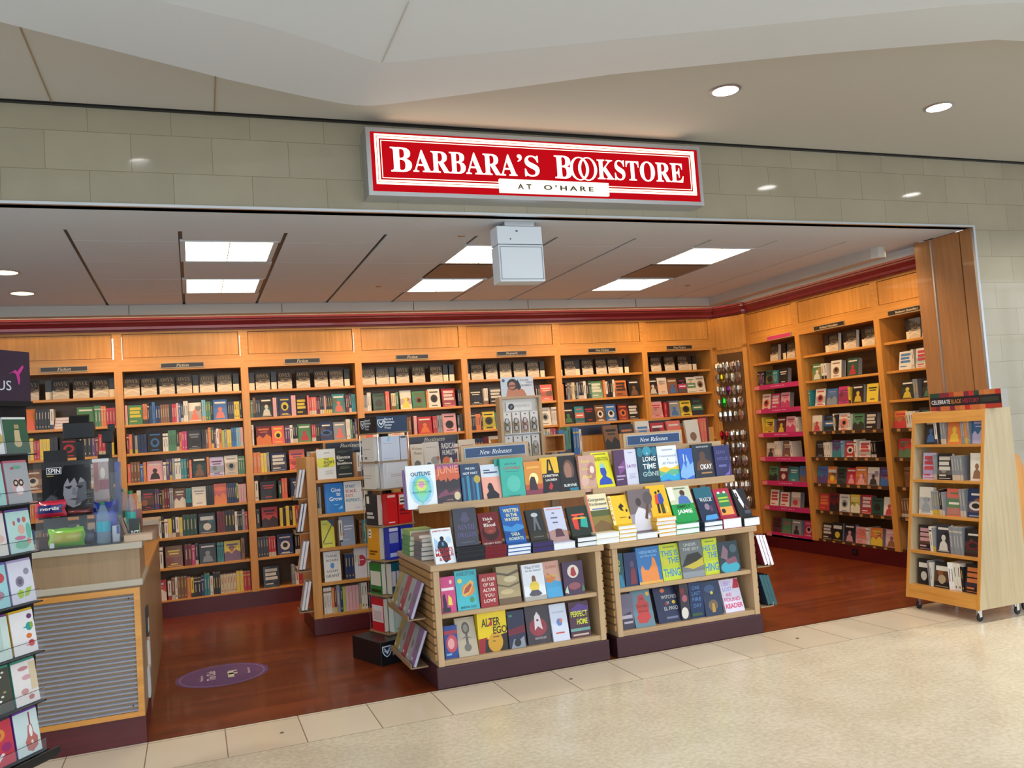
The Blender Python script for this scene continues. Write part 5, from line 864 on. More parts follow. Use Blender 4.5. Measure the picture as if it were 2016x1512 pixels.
for k_ in range(3):
    for q in range(4):
        c = (('3a3c40', '5a2a3a', '8a2a4a', '2a3040'), ('1c1c1e', '2a3570', '3a3a2c', '8a8c84'), ('54301a', '222', '1c1c1e', '3a2a5a'))[k_][q]
        c = c if len(c) == 6 else '222222'
        glasses_card(2.502+q*.083, 1.555-.205*k_-.011, c, '%s reading glasses on a card, %s from left, %s row of the stand' % (('dark grey', 'plum', 'wine red', 'blue black', 'black', 'blue', 'olive', 'silver', 'brown', 'dark', 'black', 'violet')[k_*4+q], ORD[q], ('top', 'middle', 'lowest')[k_]))

# tall publisher's book tower (rotating) with dark header
T0 = Vector((1.262, 6.20)); TR = math.radians(19)
t = empty('book_tower', (T0.x, T0.y, 0), TR); tag(t, 'tall rotating book tower with navy and black publisher header', 'display tower')
tz = lambda py: at(756, py, 'y', 6.20).z
MB().box(-.16, -.14, .0, .04, .26, .160).build('base_box', 'black_plastic', t, bevel=.003); MB().box(.04, .0, .0, .26, .26, .160).build('base', 'black_metal', t, bevel=.004)
zs = [.172, tz(1175), tz(1105), tz(1036), tz(963), tz(908), tz(851)]
HW = .26
for z in zs[1:6]: MB().box(-.008, -.008, z-.010, HW+.012, HW+.008, z).build('shelf', 'laminate', t)
bx('shelf', 'laminate', (-.008, -.008, zs[0]-.01, HW+.012, HW+.008, zs[0]), t); bx('cap', 'laminate', (-.01, -.01, zs[6]-.01, HW+.02, HW+.01, zs[6]), t)
bx('core', 'black_metal', (.10, .10, zs[0], .15, .15, zs[6]), t)
w_ = MB()
for a, b in ((0, 0), (HW, 0), (0, HW), (HW, HW)): w_.tube([(a, b, zs[0]), (a, b, zs[6])], .003, 6, 'b0aca4')
w_.build('corner_rods', 'chrome', t)
hd = MB().box(0, 0, zs[6], HW, HW, tz(819), col='0f0e12', front='1c3556'); 
H0, H1 = zs[6], tz(819); hh = H1-H0
def shield(mb, x, z, s, y, M=None):
    o = [(-.5, .5), (.5, .5), (.5, .0), (.3, -.35), (0, -.55), (-.3, -.35), (-.5, 0)]
    for sc_, c, dy in ((1, 'dfe6ee', 0), (.80, '1c3556', -.0004)):
        p = [(x+a*s*sc_, y+dy, z+b*s*sc_) for a, b in o]; mb.poly([M @ Vector(q) for q in p] if M is not None else p, c)
    for p in ([(-.34, .3), (-.22, .3), (.02, -.1), (.24, .3), (.36, .3), (.08, -.22), (-.04, -.22)], [(-.3, -.02), (.3, -.02), (.3, .06), (-.3, .06)]):
        p = [(x+a*s, y-.0008, z+b*s) for a, b in p]; mb.poly([M @ Vector(q) for q in p] if M is not None else p, 'dfe6ee')
def press(mb, x, z, w, h, y, M=None):
    for k_, s_ in enumerate(('Harvard', 'Business', 'Review', 'Press')):
        put_text(mb, s_, x, z-(k_+1)*h*.25+.002, x+w*(len(s_)/8), z-k_*h*.25-.001, y, 'dfe6ee', 's', bold=.02 if k_ < 3 else 0, M=M)
shield(hd, .035, H0+hh*.55, hh*.5, -.001); press(hd, .065, H1-.012, .085, hh*.72, -.001)
ML = Matrix.Translation((0, HW, 0)) @ Matrix.Rotation(-PI/2, 4, 'Z')
shield(hd, .055, H0+hh*.55, hh*.5, -.001, ML); press(hd, .09, H1-.012, .085, hh*.72, -.001, ML)
hd.build('header', 'print', t)
bs = MB(); zb_ = tz(1262); shield(bs, -.11, .095, .075, -.1405); press(bs, -.065, .130, .095, .075, -.1405); bs.build('base_logo', 'print', t)
TM = Matrix.Translation((T0.x, T0.y, 0)) @ Matrix.Rotation(TR, 4, 'Z')
tier = [ # bottom z, height, front list, left list of (x0, x1, cover, art)
 (0, .24, [(.0, .245, 'd9e4dc', [('e', .55, .70, .14, .12, '2f8a3f'), ('r', .1, .08, .6, .12, '9ab0a0'), ('r', .0, 0, .06, 1, 'b8d8c0')], 'white book with a green dot')], [(.04, .20, 'c8202c', [('r', .05, .28, .95, .78, 'e6dcda'), ('l', .1, .34, .85, 8, 'c08a8a')], 'red and white book')]),
 (1, .225, [(.01+.034*q, .042+.034*q, '14586a', [('r', .05, .26, .95, .74, 'dcd6dc')], 'teal and white book spine') for q in range(6)], [(.03, .20, '2f7a34', [('r', .08, .28, .92, .74, 'dcd8c8'), ('r', .1, .06, .9, .16, '1c3a1c')], 'green and white book')]),
 (2, .235, [(.0, .125, '1f2fae', [('r', .05, .5, .9, .82, '8a96c8'), ('r', .05, .86, .9, .96, 'd0d4e8'), ('r', .05, .08, .8, .2, 'b0b8e0')], 'royal blue book'), (.13, .245, '1f2fae', [('r', .1, .6, .6, .9, 'e0e0e0'), ('r', .15, .66, .5, .72, '33343a'), ('r', .1, .2, .8, .3, '8a96c8')], 'royal blue book with white panel')], [(.03, .22, 'e09a22', [('r', .12, .66, .36, .94, 'efe6d0'), ('r', .16, .82, .3, .86, '2a2a20'), ('r', .16, .72, .3, .76, '2a2a20'), ('r', .15, .22, .8, .28, '7a4a10'), ('r', .15, .14, .6, .19, '7a4a10')], 'orange book')]),
 (3, .225, [(.0, .125, 'd4141c', [('r', .1, .88, .85, .96, 'f0c8c4'), ('r', .1, .06, .7, .1, 'f0c8c4')], 'vivid red book'), (.13, .245, 'd4141c', [('r', .1, .62, .62, .94, 'efe9e2'), ('r', .16, .68, .5, .74, '33343a'), ('r', .16, .80, .5, .84, '33343a'), ('r', .1, .4, .9, .48, '7a0c12'), ('r', .1, .3, .8, .34, '7a0c12')], 'vivid red book with white panel')], [(.03, .22, '2a2a2c', [('r', .12, .7, .34, .94, 'efe6d0'), ('r', .1, .34, .6, .42, 'c8c8c0'), ('r', .1, .22, .7, .3, 'c8c8c0')], 'black book')]),
 (4, .19, [(.02, .235, 'd4d6dc', [('r', .08, .5, .10, .95, 'b0b4bc'), ('r', .3, .5, .9, .52, 'b89aa0'), ('r', .3, .44, .75, .46, 'b0a0a8'), ('e', .55, .2, .02, .02, '9a9a9a')], 'plain white boxed set')], [(.03, .21, 'd8d2c8', [('r', .1, .5, .7, .53, 'a8a098'), ('r', .1, .4, .6, .43, 'a8a098')], 'cream boxed set')]),
 (5, .178, [(.02, .175, 'c8d0e0', [('r', .1, .7, .6, .72, 'a0a8b8'), ('r', .1, .08, .6, .1, 'a0a8b8'), ('p', ((.3, .8), (.4, 1), (.5, 1), (.46, .8)), '8ac8f0')], 'pale blue boxed set'), (.18, .24, 'c2c6d4', [('r', .1, .9, .9, .97, '3a3a3a')], 'slim pale boxed set')], [(.03, .21, 'd8d2c8', [('r', .1, .5, .7, .53, 'a8a098'), ('r', .2, .1, .4, .2, '6a645c')], 'cream boxed set')])]
for k_, h_, fr_, lf in tier:
    for (x0_, x1_, c, el, lk) in fr_: spec(TM @ Matrix.Translation((x0_+.046 if x0_ < .02 else x0_+.012, .004, zs[k_]+.0006)), x1_-x0_-(.038 if x0_ < .02 else .002), h_, .09, 'face', c, el, lk+' in the front of the book tower', '%s tier from the bottom, at %s' % (ORD[k_], 'left' if x0_ < .06 else 'right' if x0_ > .16 else 'middle'), 'stock in the tall book tower', force=True)
    for (x0_, x1_, c, el, lk) in lf: spec(TM @ Matrix.Translation((.004, HW-.02, zs[k_]+.0006)) @ Matrix.Rotation(-PI/2, 4, 'Z'), .17, h_, .04, 'face', c, el, lk+' on the left face of the book tower', '%s tier from the bottom' % ORD[k_], 'stock in the tall book tower', force=True)
# ------------------------------------------------------------ service counter
t = empty('service_counter', (-2.4, 5.25, 0)); tag(t, 'tan service counter with ribbed metal front and dark red plinth at left', 'counter')
X1 = 2.4-.305
MB().box(0, -.004, 0, X1, .60, .148).build('plinth', 'plinth', t)
MB().box(0, 0, .148, X1, .60, .855).build('body', 'laminate', t)
fr = MB().box(0, -.017, .815, X1-.003, 0, .845).box(0, -.017, .148, X1-.003, 0, .176).box(X1-.034, -.017, .176, X1-.003, 0, .815); fr.build('panel_trim', 'maple_x', t)
rb = MB(); z = .176
while z < .813:
    z2 = min(z+.0246, .815)
    zz = [(.004, z), (-.012, z+.002), (-.015, z+.010), (.002, z+.0145), (.004, z2)]
    for q in range(4): rb.poly([(0, zz[q][0]-.001, zz[q][1]), (X1-.034, zz[q][0]-.001, zz[q][1]), (X1-.034, zz[q+1][0]-.001, zz[q+1][1]), (0, zz[q+1][0]-.001, zz[q+1][1])], 'W')
    z = z2
rb.build('ribbed_panel', 'steel', t)
sc = MB()
for a, b in ((X1-.06, .79), (X1-.06, .21)): sc.lathe([(.004, 0), (.004, .003)], n=8, M=Matrix.Translation((a, -.0165, b)) @ Matrix.Rotation(PI/2, 4, 'X'), col='k')
sc.build('screws', 'matte', t)
MB().box(0, -.022, .855, X1+.016, .60, .890).build('ledge', 'laminate_top', t, bevel=.004)
MB().box(0, -.002, .890, X1+.004, .50, 1.058).build('upper_body', 'laminate', t)
MB().box(0, -.024, 1.058, X1+.02, .52, 1.092).build('counter_top', 'laminate_top', t, bevel=.004)
w_ = MB().box(X1-.50, .60, 0, X1, 2.85, .84); w_.build('side_run', 'laminate', t)
MB().box(X1-.52, .60, .84, X1+.01, 2.85, .87).build('side_top', 'maple_y', t, bevel=.004)
MB().box(X1-.48, .58, .0, X1-.003, 2.86, .10).build('side_plinth', 'plinth', t)
MB().box(X1-.50, 2.55, .87, X1, 2.85, 1.0).build('raised_end', 'laminate', t)
MB().box(X1-.56, 2.48, 1.0, X1+.02, 2.88, 1.04).build('raised_top', 'laminate_top', t, bevel=.004)
for y0, z0, c, lk in ((.36, .50, '2a2a30', 'black'), (.40, .30, 'd8d4cf', 'white'), (.30, .16, 'c9cdd2', 'pale blue')):
    s_ = MB().box(0, 0, 0, .012, .11, .17, col=c).box(.012, .01, .02, .0125, .10, .10, col='e8e6e2')
    o = s_.build('leaflet', 'print'); o.location = (-.3045, 5.25+y0, z0); tag(o, '%s leaflets hung on the side of the service counter' % lk, 'leaflet', 'leaflets on the counter side')

def pbox(name, x0, yt, x1, yb, Y, d, mat, col, label, cat, group=None, el=None, z0=None, **k):
    a = at(x0, yb, 'y', Y); b = at(x1, yb, 'y', Y); c = at((x0+x1)/2, yt, 'y', Y); zb_ = z0 if z0 is not None else min(a.z, b.z)
    m = MB().box(0, 0, 0, b.x-a.x, d, c.z-zb_, col=col)
    if el: draw(m, el, b.x-a.x, c.z-zb_)
    o = m.build(name, mat, bevel=k.get('bevel', 0)); o.location = (a.x, Y, zb_)
    if label: tag(o, label, cat, group)
    return o
CT = 1.0925
# acrylic snack case
cx0 = at(72, 1087, 'y', 5.262).x; cx1 = at(238, 1063, 'y', 5.262).x; cw = cx1-cx0; ch = at(130, 908, 'y', 5.262).z-CT
t = empty('acrylic_case', (cx0, 5.262, CT)); tag(t, 'clear acrylic snack case with three tiers at the front of the counter', 'display case')
for nm, q in (('front_sheet', (0, 0, 0, cw, .003, ch*.36)), ('side_sheet', (0, .003, 0, .003, .26, ch)), ('side_sheet', (cw-.003, .003, 0, cw, .26, ch*.9)), ('back_sheet', (.003, .257, 0, cw-.003, .26, ch)), ('tier', (.003, .10, .165, cw-.003, .257, .168))): bx(nm, 'acrylic', q, t)
bx('tray', 'black_plastic', (.003, .004, .0, cw-.003, .257, .004), t)
# magazine in a stand
mz = MB(); a = at(84, 1012, 'y', 5.50); b = at(181, 1000, 'y', 5.50); c = at(130, 908, 'y', 5.50); mw = b.x-a.x; mh = c.z-a.z+.03
mz.box(0, 0, 0, mw, .006, mh, col='17171a')
draw(mz, [('r', 0, 0, 1, 1, '1a1a1d'), ('p', ((.16, .36), (.3, .5), (.36, .56), (.22, .44), (.5, .2), (.3, .1), (.05, .2)), '3a3a40'),
 ('e', .64, .52, .25, .27, '8d8c94'), ('p', ((.44, .34), (.5, .22), (.62, .16), (.76, .2), (.86, .36), (.86, .5), (.42, .5)), '8d8c94'), ('p', ((.66, .2), (.9, .3), (.9, .62), (.74, .6)), '5a5a62'),
 ('p', ((.34, .40), (.36, .72), (.46, .92), (.66, .98), (.86, .92), (.97, .72), (.98, .36), (.90, .32), (.90, .62), (.78, .70), (.72, .56), (.66, .70), (.56, .60), (.52, .70), (.44, .58), (.42, .40)), '141416'),
 ('p', ((.46, .545), (.60, .56), (.60, .525), (.48, .52)), '26262a'), ('p', ((.70, .56), (.84, .545), (.82, .52), (.70, .525)), '26262a'), ('e', .54, .515, .035, .014, '1c1c20'), ('e', .77, .515, .035, .014, '1c1c20'),
 ('p', ((.62, .52), (.60, .40), (.66, .38), (.70, .40), (.68, .52)), '77767e'), ('p', ((.54, .315), (.64, .33), (.76, .315), (.66, .295)), '47464c'), ('p', ((.02, .3), (.18, .42), (.28, .36), (.36, .2), (.2, .1), (.02, .1)), '55545c'),
 ('r', .10, .78, .40, .90, 'e2e2e4'), ('r', .112, .79, .388, .89, '1a1a1d'), ('T', 'SPIN', .13, .80, .375, .88, 'e6e6e8'), ('r', .1, .745, .24, .755, 'b8a83a'), ('T', 'THE', .16, .02, .34, .08, 'd8c23a'), ('l', .88, .2, .99, 8, '6a7a6a')], mw, mh)
o = mz.build('magazine', 'gloss'); o.location = (a.x, 5.50, a.z-.03); o.rotation_euler = (math.radians(-4), 0, 0)
tag(o, 'black and white magazine with a young man\'s face standing behind the snacks', 'magazine')
def bag(x0, yt, x1, yb, Y, z0, c1, c2, c3, label, txt=None, d=.05):
    """pillow-shaped snack bag with crimped ends"""
    a = at(x0, yb, 'y', Y); b = at(x1, yb, 'y', Y); zt = at((x0+x1)/2, yt, 'y', Y).z; w = b.x-a.x; h = zt-z0; m = MB(); n_, k_ = 10, 8; g = []
    rnd = random.Random(x0)
    for side in (-1, 1):
        for j in range(k_+1):
            for i in range(n_+1):
                u, v = i/n_, j/k_; bul = (math.sin(PI*u)**.6)*(math.sin(PI*v)**.6)*d/2+.0012
                g.append((u*w+.004*math.sin(v*9+x0), side*bul+(rnd.random()-.5)*.004, v*h*(1-.05*abs(math.sin(u*7)))))
    V0 = 0; m.v = g; W_ = (n_+1)*(k_+1)
    for s_ in range(2):
        for j in range(k_):
            for i in range(n_):
                q = s_*W_+j*(n_+1)+i; f_ = (q, q+1, q+n_+2, q+n_+1); m.f.append(f_ if s_ == 0 else f_[::-1])
                m.c.append(c2 if (2 <= j <= 5 and 1 <= i <= 8) else c3 if j == 6 or i == 0 else c1)
    if txt: put_text(m, txt, w*.2, h*.42, w*.8, h*.62, -d/2-.004, 'f0f0f0', 'b')
    o = m.build('snack_bag', 'gloss', smooth=True); o.location = (a.x, Y, z0+.0005); tag(o, label, 'snack bag', 'snacks on the counter')
bag(70, 985, 131, 1030, 5.39, CT+.170, 'b81c3c', '2a2a6a', 'd8304a', 'shiny red candy bag with a blue oval on the upper tier of the case', 'nerds', .06)
bag(131, 1001, 182, 1028, 5.41, CT+.170, '4a1c20', '7a3a3a', '3a1418', 'dark maroon candy bag right of the red one in the case', None, .05)
bag(97, 1038, 168, 1082, 5.31, CT+.006, '6cb02c', 'a8a83a', '8fd02a', 'bright green snack bag on the bottom tier of the case', None, .07)
bag(160, 1042, 188, 1078, 5.35, CT+.006, '1f2230', '4a4f66', '1f2230', 'small navy snack pouch beside the bright green bag', None, .04)
bag(186, 985, 231, 1030, 5.44, CT+.006, '1c2f8a', '2a3fa8', '16246a', 'royal blue snack bag behind the nearest water bottle', None, .05)
o = pbox('snack_box', 72, 1058, 100, 1083, 5.31, .05, 'print', '4a3530', 'small brown box at the left end of the snack case', 'box', z0=CT+.006)
o = pbox('price_card', 98, 1070, 107, 1079, 5.275, .002, 'print', 'd8d8dc', 'tiny white price tag in front of the bright green snack bag', 'price tag', z0=CT+.008)
def bottle(px, yt, yb, Y, r_, cap, label_col, lab, z0=CT, tint='bottle_plastic'):
    a = at(px, yb, 'y', Y); zt = at(px, yt, 'y', Y).z; h = zt-z0
    t = empty('water_bottle', (a.x, Y, z0+.0005)); tag(t, lab, 'bottle', 'plastic drink bottles on the counter')
    MB().lathe([(r_*.8, 0), (r_, .012), (r_*.96, h*.2), (r_, h*.3), (r_*.97, h*.55), (r_*.9, h*.66), (r_*.5, h*.86), (.013, h*.91), (.013, h*.94)], n=24).build('body', tint, t, smooth=True)
    MB().lathe([(r_*1.005, h*.30), (r_*1.008, h*.50), (r_*.99, h*.54)], n=24, col=label_col, cap=False).build('label_band', 'print', t, smooth=True)
    MB().lathe([(.0145, h*.93), (.0145, h)], n=16, col=cap).build('cap', 'print', t)
bottle(205, 988, 1072, 5.30, .036, '1c6a4a', '1fa0b8', 'large clear water bottle with green cap and turquoise band at the front')
bottle(259, 966, 1022, 5.62, .034, '1c7a3a', '3aa8a0', 'clear bottle with green cap and teal label right of the case', z0=1.0925)
bottle(247, 962, 1015, 5.70, .033, 'b8a86a', '5a8a3a', 'clear bottle with gold cap behind the green-capped bottle', z0=1.0925)
bottle(215, 975, 1030, 5.62, .028, 'e0702a', '8a5a2a', 'small bottle with an orange cap behind the blue snack bag', z0=1.0925)
bottle(224, 976, 1032, 5.68, .028, '1f5a3a', 'a8a08a', 'small bottle with a dark green cap in the second row', z0=1.0925)
o = pbox('snack_box', 254, 1021, 277, 1046, 5.45, .04, 'print', '1c2620', 'black and green box with white letters beside the bottles', 'box', el=[('T', 'RST', .2, .1, .85, .42, 'f0f0f0'), ('p', ((.86, 0), (.92, .8), (1, 0)), '7ad04a')], z0=CT)
o = pbox('snack_box', 262, 1003, 280, 1030, 5.60, .05, 'print', '8a4a44', 'rust red packet standing behind the bottles', 'box', z0=CT)
o = pbox('snack_box', 272, 990, 279, 1016, 5.66, .05, 'print', 'd8a05a', 'tan packet at the back of the bottles', 'box', z0=CT)
o = pbox('snack_box', 222, 1035, 236, 1066, 5.36, .04, 'print', 'c8ccd8', 'white and blue packet right of the large water bottle', 'box', el=[('r', .6, .5, 1, 1, '2f4aa0')], z0=CT)
t = empty('leaflet_tray', (at(240, 1068, 'y', 5.27).x, 5.28, CT+.0005)); tag(t, 'flat clear tray of beige leaflets at the right corner of the counter', 'tray')
bx('leaflets', 'print', (.01, .01, 0, .155, .14, .035), t, col='c9a98a'); bx('tray', 'acrylic', (0, 0, 0, .17, .16, .045), t)
a = at(183, 965, 'y', 5.56); b = at(216, 962, 'y', 5.56); zt = at(200, 903, 'y', 5.56).z
t = empty('leaflet_holder', (a.x, 5.56, CT+.0005)); tag(t, 'clear holder of pink and white leaflets right of the magazine', 'leaflet holder'); wv = b.x-a.x; hv = zt-CT
s_ = MB().box(.004, .01, .02, wv-.004, .016, hv-.006, col='b8a09a'); draw(s_, [('r', .1, .6, .35, .95, 'b85a4a'), ('e', .6, .82, .16, .07, 'e8e0d0'), ('r', .4, .62, .95, .74, 'a03a50'), ('r', .1, .1, .9, .5, '9a7a6a'), ('r', 0, .96, 1, 1, 'e8e4e4')], wv, hv, .009); s_.build('leaflets', 'print', t)
bx('holder', 'acrylic', (0, 0, 0, wv, .03, hv), t)
o = pbox('folder', 227, 909, 237, 960, 5.62, .10, 'print', '1f3a9a', 'upright blue folder beside the leaflet holder', 'folder', z0=CT)
o = pbox('smoked_panel', 216, 930, 238, 970, 5.58, .004, 'acrylic', 'W', 'small clear panel right of the leaflet holder', 'panel', z0=CT)
for q in range(3):
    M = Matrix.Translation((at(243+9*q, 975, 'y', 5.9).x, 5.85+.01*q, 1.0925)) @ Matrix.Rotation(math.radians(-18), 4, 'Y')
    m = MB().box(0, 0, 0, .02, .14, .16-.02*q, col='c8a890'); o = m.build('envelope_pack', 'print'); o.matrix_world = M
    o.location.y = 5.60; tag(o, 'pale tan card pack leaning at the back corner of the counter, %s from the left' % ORD[q], 'card pack', 'leaning card packs')
# point-of-sale screens standing on the work side of the counter
def pos_post(px0, px1, ytop, Y, z0): 
    a = at(px0, ytop, 'y', Y); b = at(px1, ytop, 'y', Y); return a.x, b.x, a.z
t = empty('sales_terminal', (0, 0, 0)); tag(t, 'large dark sales terminal on a post behind the service counter', 'sales terminal'); Y = 6.2
a, b, zt = pos_post(149, 164, 868, Y, 0); MB().box(a, Y, .871, b, Y+.05, zt).build('post', 'black_plastic', t, bevel=.004)
MB().box(a-.08, Y-.08, .871, b+.08, Y+.14, .89).build('base', 'black_plastic', t, bevel=.004)
a_ = at(126, 866, 'y', Y); b_ = at(187, 860, 'y', Y); z1 = at(155, 832, 'y', Y).z; z2 = at(158, 816, 'y', Y).z
MB().box(a_.x, Y-.05, a_.z, b_.x, Y+.06, z1).build('screen_housing', 'black_plastic', t, bevel=.006)
MB().prism([(Y-.03, z1), (Y+.05, z1), (Y+.03, z2), (Y-.01, z2-.01)], a_.x+.035, b_.x-.03, axis='x').build('card_reader', 'black_plastic', t)
t = empty('sales_terminal', (0, 0, 0)); tag(t, 'smaller dark customer display on a thin post beside the shelving post', 'sales terminal'); Y = 6.5
a, b, zt = pos_post(211, 219, 868, Y, 0); MB().box(a, Y, .871, b, Y+.03, zt).build('post', 'black_plastic', t)
MB().box(a-.06, Y-.06, .871, b+.06, Y+.10, .89).build('base', 'black_plastic', t)
a_ = at(202, 872, 'y', Y); b_ = at(223, 869, 'y', Y); z1 = at(212, 847, 'y', Y).z; MB().box(a_.x, Y-.03, a_.z, b_.x, Y+.04, z1).build('screen_housing', 'black_plastic', t, bevel=.005)
a_ = at(212, 850, 'y', Y+.05); b_ = at(226, 848, 'y', Y+.05); z2 = at(219, 835, 'y', Y+.05).z; MB().box(a_.x, Y+.045, a_.z, b_.x, Y+.09, z2).build('scanner_head', 'black_plastic', t, bevel=.004)
for t in [o for o in SC.objects if o.name.startswith('sales_terminal')]:
    P_ = [Vector(v.co) for c in t.children for v in c.data.vertices]; o_ = Vector((sum(p.x for p in P_)/len(P_), sum(p.y for p in P_)/len(P_), .8705))
    t.location = o_
    for c in t.children: c.location = -o_
for i, (x0, yt, x1, yb, Y, lb) in enumerate(((81, 888, 128, 935, 5.95, 'dark slanted monitor back behind the magazine'), (190, 895, 216, 935, 6.05, 'small dark monitor back right of the large sales terminal'))):
    a = at(x0, yb, 'y', Y); b = at(x1, yb, 'y', Y); c = at(x0, yt, 'y', Y)
    t = empty('monitor', (a.x, Y, .871)); tag(t, lb, 'monitor', 'monitors behind the counter'); w_ = b.x-a.x; hz = c.z-.871
    MB().prism([(0, hz*.35), (.03, hz*.35), (.16, hz), (.12, hz)], 0, w_, axis='x').build('screen_housing', 'black_plastic', t)
    MB().box(w_*.4, .04, 0, w_*.6, .08, hz*.5).build('stand', 'black_plastic', t); MB().box(w_*.2, -.02, 0, w_*.8, .14, .012).build('foot', 'black_plastic', t)

# ------------------------------------------------------------ greeting card spinner, left foreground
t = empty('card_spinner', (-.665, 4.32, 0), math.radians(55)); tag(t, 'black rotating greeting card rack with a purple header at the left edge', 'card rack')
bx('core', 'black_metal', (-.46, .03, .30, .008, .40, 1.835), t)
MB().box(-.52, -.055, .285, .03, .45, .31).build('base_tray', 'black_plastic', t, bevel=.008)
MB().box(-.52, -.065, .30, .03, -.055, .33).build('tray_lip', 'black_plastic', t, bevel=.004)
MB().lathe([(.05, .05), (.05, .285)], (-.23, .2), n=20).build('column', 'black_metal', t); MB().lathe([(.28, 0), (.28, .03), (.06, .06)], (-.23, .2), n=32).build('foot', 'black_metal', t)
s_ = MB().box(-.50, -.005, 1.838, 0, .42, 2.058, col='2c1c33'); 
draw(s_, [], 1, 1); fit_text(s_, 'PAPYRUS', -.242, 1.905, .275, -.0055, 'cfd4dc', 's', .042)
bird = [(-.098, 1.965), (-.080, 1.975), (-.070, 1.968), (-.050, 1.990), (-.038, 1.998), (-.034, 1.990), (-.045, 1.972), (-.060, 1.955), (-.056, 1.935), (-.060, 1.912), (-.066, 1.912), (-.072, 1.935), (-.076, 1.955), (-.090, 1.962)]
s_.poly([(a, -.0058, b) for a, b in bird], 'c0328c'); s_.poly([(-.098, -.0058, 1.965), (-.12, -.0058, 1.955), (-.098, -.0058, 1.962)], 'c0328c'); s_.build('header', 'print', t)
bx('header_frame', 'black_metal', (-.51, -.008, 1.815, .008, .43, 1.838), t)
RACK = Matrix.Translation((-.665, 4.32, 0)) @ Matrix.Rotation(math.radians(55), 4, 'Z')
CARDS = [
 (1.605, .150, '2f5a44', 'W', [('e', .5, .30, .17, .12, 'c8b48a'), ('p', ((.36, .34), (.40, .68), (.62, .68), (.62, .40), (.66, .28), (.5, .2)), 'c8b48a'), ('r', .42, .72, .62, .84, 'a89468')], 'green card with a tan stocking',
  'e4e6ea', 'c8ccd0', [('e', .7, .45, .3, .2, 'b8a860'), ('e', .6, .6, .2, .1, 'c8b878')], 'white card with gold sprigs'),
 (1.39, .178, 'a6aab0', 'd87088', [('e', .48, .40, .27, .22, 'd0a8b0'), ('e', .38, .50, .11, .085, '2a1e22'), ('e', .60, .50, .11, .085, '2a1e22'), ('e', .38, .50, .06, .045, 'd8c8b0'), ('e', .60, .50, .06, .045, 'd8c8b0'), ('e', .5, .32, .16, .1, 'ece6e6'), ('e', .5, .88, .2, .04, '6aa890'), ('e', .3, .86, .06, .03, 'b84a5a')], 'grey card with a pink owl',
  '9fd0cc', 'd87088', [('r', .1, .2, .8, .3, '7ab8b4')], 'pale teal card'),
 (1.18, .178, 'b8dcd8', '6a5aa0', [('e', .28, .72, .05, .06, 'c85a6a'), ('e', .5, .78, .07, .06, '8a6aa0'), ('e', .72, .78, .08, .07, 'c86a5a'), ('e', .55, .55, .14, .12, 'dcb0a0'), ('e', .45, .35, .24, .05, 'c87a98'), ('e', .5, .18, .30, .10, '7abfa4'), ('e', .85, .5, .1, .2, '6ab8a8'), ('e', .8, .25, .08, .08, 'd89a8a')], 'mint card with scattered flowers',
  'dcd8d4', 'b8323a', [('e', .7, .4, .2, .1, 'd8b8b0')], 'cream card'),
 (.965, .178, 'dcdcec', 'b8a8d0', [('e', .40, .52, .18, .13, '8a8698'), ('e', .40, .52, .10, .07, '6a6478'), ('e', .72, .74, .12, .08, '9a96a8'), ('p', ((.3, .12), (.2, .24), (.36, .34), (.5, .28), (.46, .14)), 'a8cc4a'), ('p', ((.5, .14), (.62, .34), (.86, .36), (.7, .16)), 'a8cc4a')], 'lavender card with dandelions and leaves',
  '9fd4dc', '7a6ac0', [('e', .7, .7, .2, .12, 'c8505a'), ('e', .5, .3, .3, .12, 'a8889a')], 'aqua card with a red flower'),
 (.75, .178, 'eceaec', 'e8b830', [('e', .80, .86, .11, .06, '6a3a78'), ('e', .74, .62, .14, .10, '2fa09a'), ('e', .84, .64, .07, .08, '8ab04a'), ('e', .68, .40, .12, .06, 'e07a3a'), ('e', .74, .22, .13, .08, 'd0404a'), ('r', .5, .18, .64, .20, 'd0404a'), ('r', .5, .60, .64, .63, '2fa09a')], 'white card with four bright tassels',
  'cfe0da', '7a3a8a', [('r', .3, .2, .7, .9, 'b8d0c8'), ('e', .1, .2, .1, .15, 'c84a3a')], 'pale mint card'),
 (.54, .178, 'ece6e4', '4a9a84', [('e', .45, .84, .22, .05, 'c88a90'), ('e', .55, .62, .20, .06, 'd8a8b0'), ('e', .4, .30, .16, .07, 'd09a9a'), ('e', .64, .14, .12, .06, 'c87a7a'), ('r', .7, .3, .98, .95, 'dcc8a8')], 'cream card with pink blossom sprays',
  '4a4a40', '4a9a84', [('e', .3+.1*(q % 5), .1+.09*q, .06, .025, ('e0dcc8', 'a89a6a', 'ffffff')[q % 3]) for q in range(10)], 'dark glittery card'),
 (.33, .178, 'cfe0e0', '7a3aa8', [('r', .60, .66, .66, .96, '9a3a50'), ('p', ((.40, .1), (.34, .3), (.46, .42), (.52, .66), (.70, .66), (.74, .46), (.88, .34), (.84, .14), (.6, .04)), 'c07068'), ('e', .62, .52, .07, .14, 'ece8e8'), ('e', .62, .26, .05, .05, 'e8d8d0')], 'pale blue card with a pink violin',
  'c83a4a', '3a3a50', [('e', .4, .7, .3, .15, 'e08a3a'), ('e', .4, .7, .15, .08, 'c83a4a'), ('e', .7, .4, .2, .1, '9a2a6a'), ('p', ((.1, .1), (.5, .3), (.6, .26), (.2, .04)), 'e8e4e8')], 'red card with an orange spiral')]
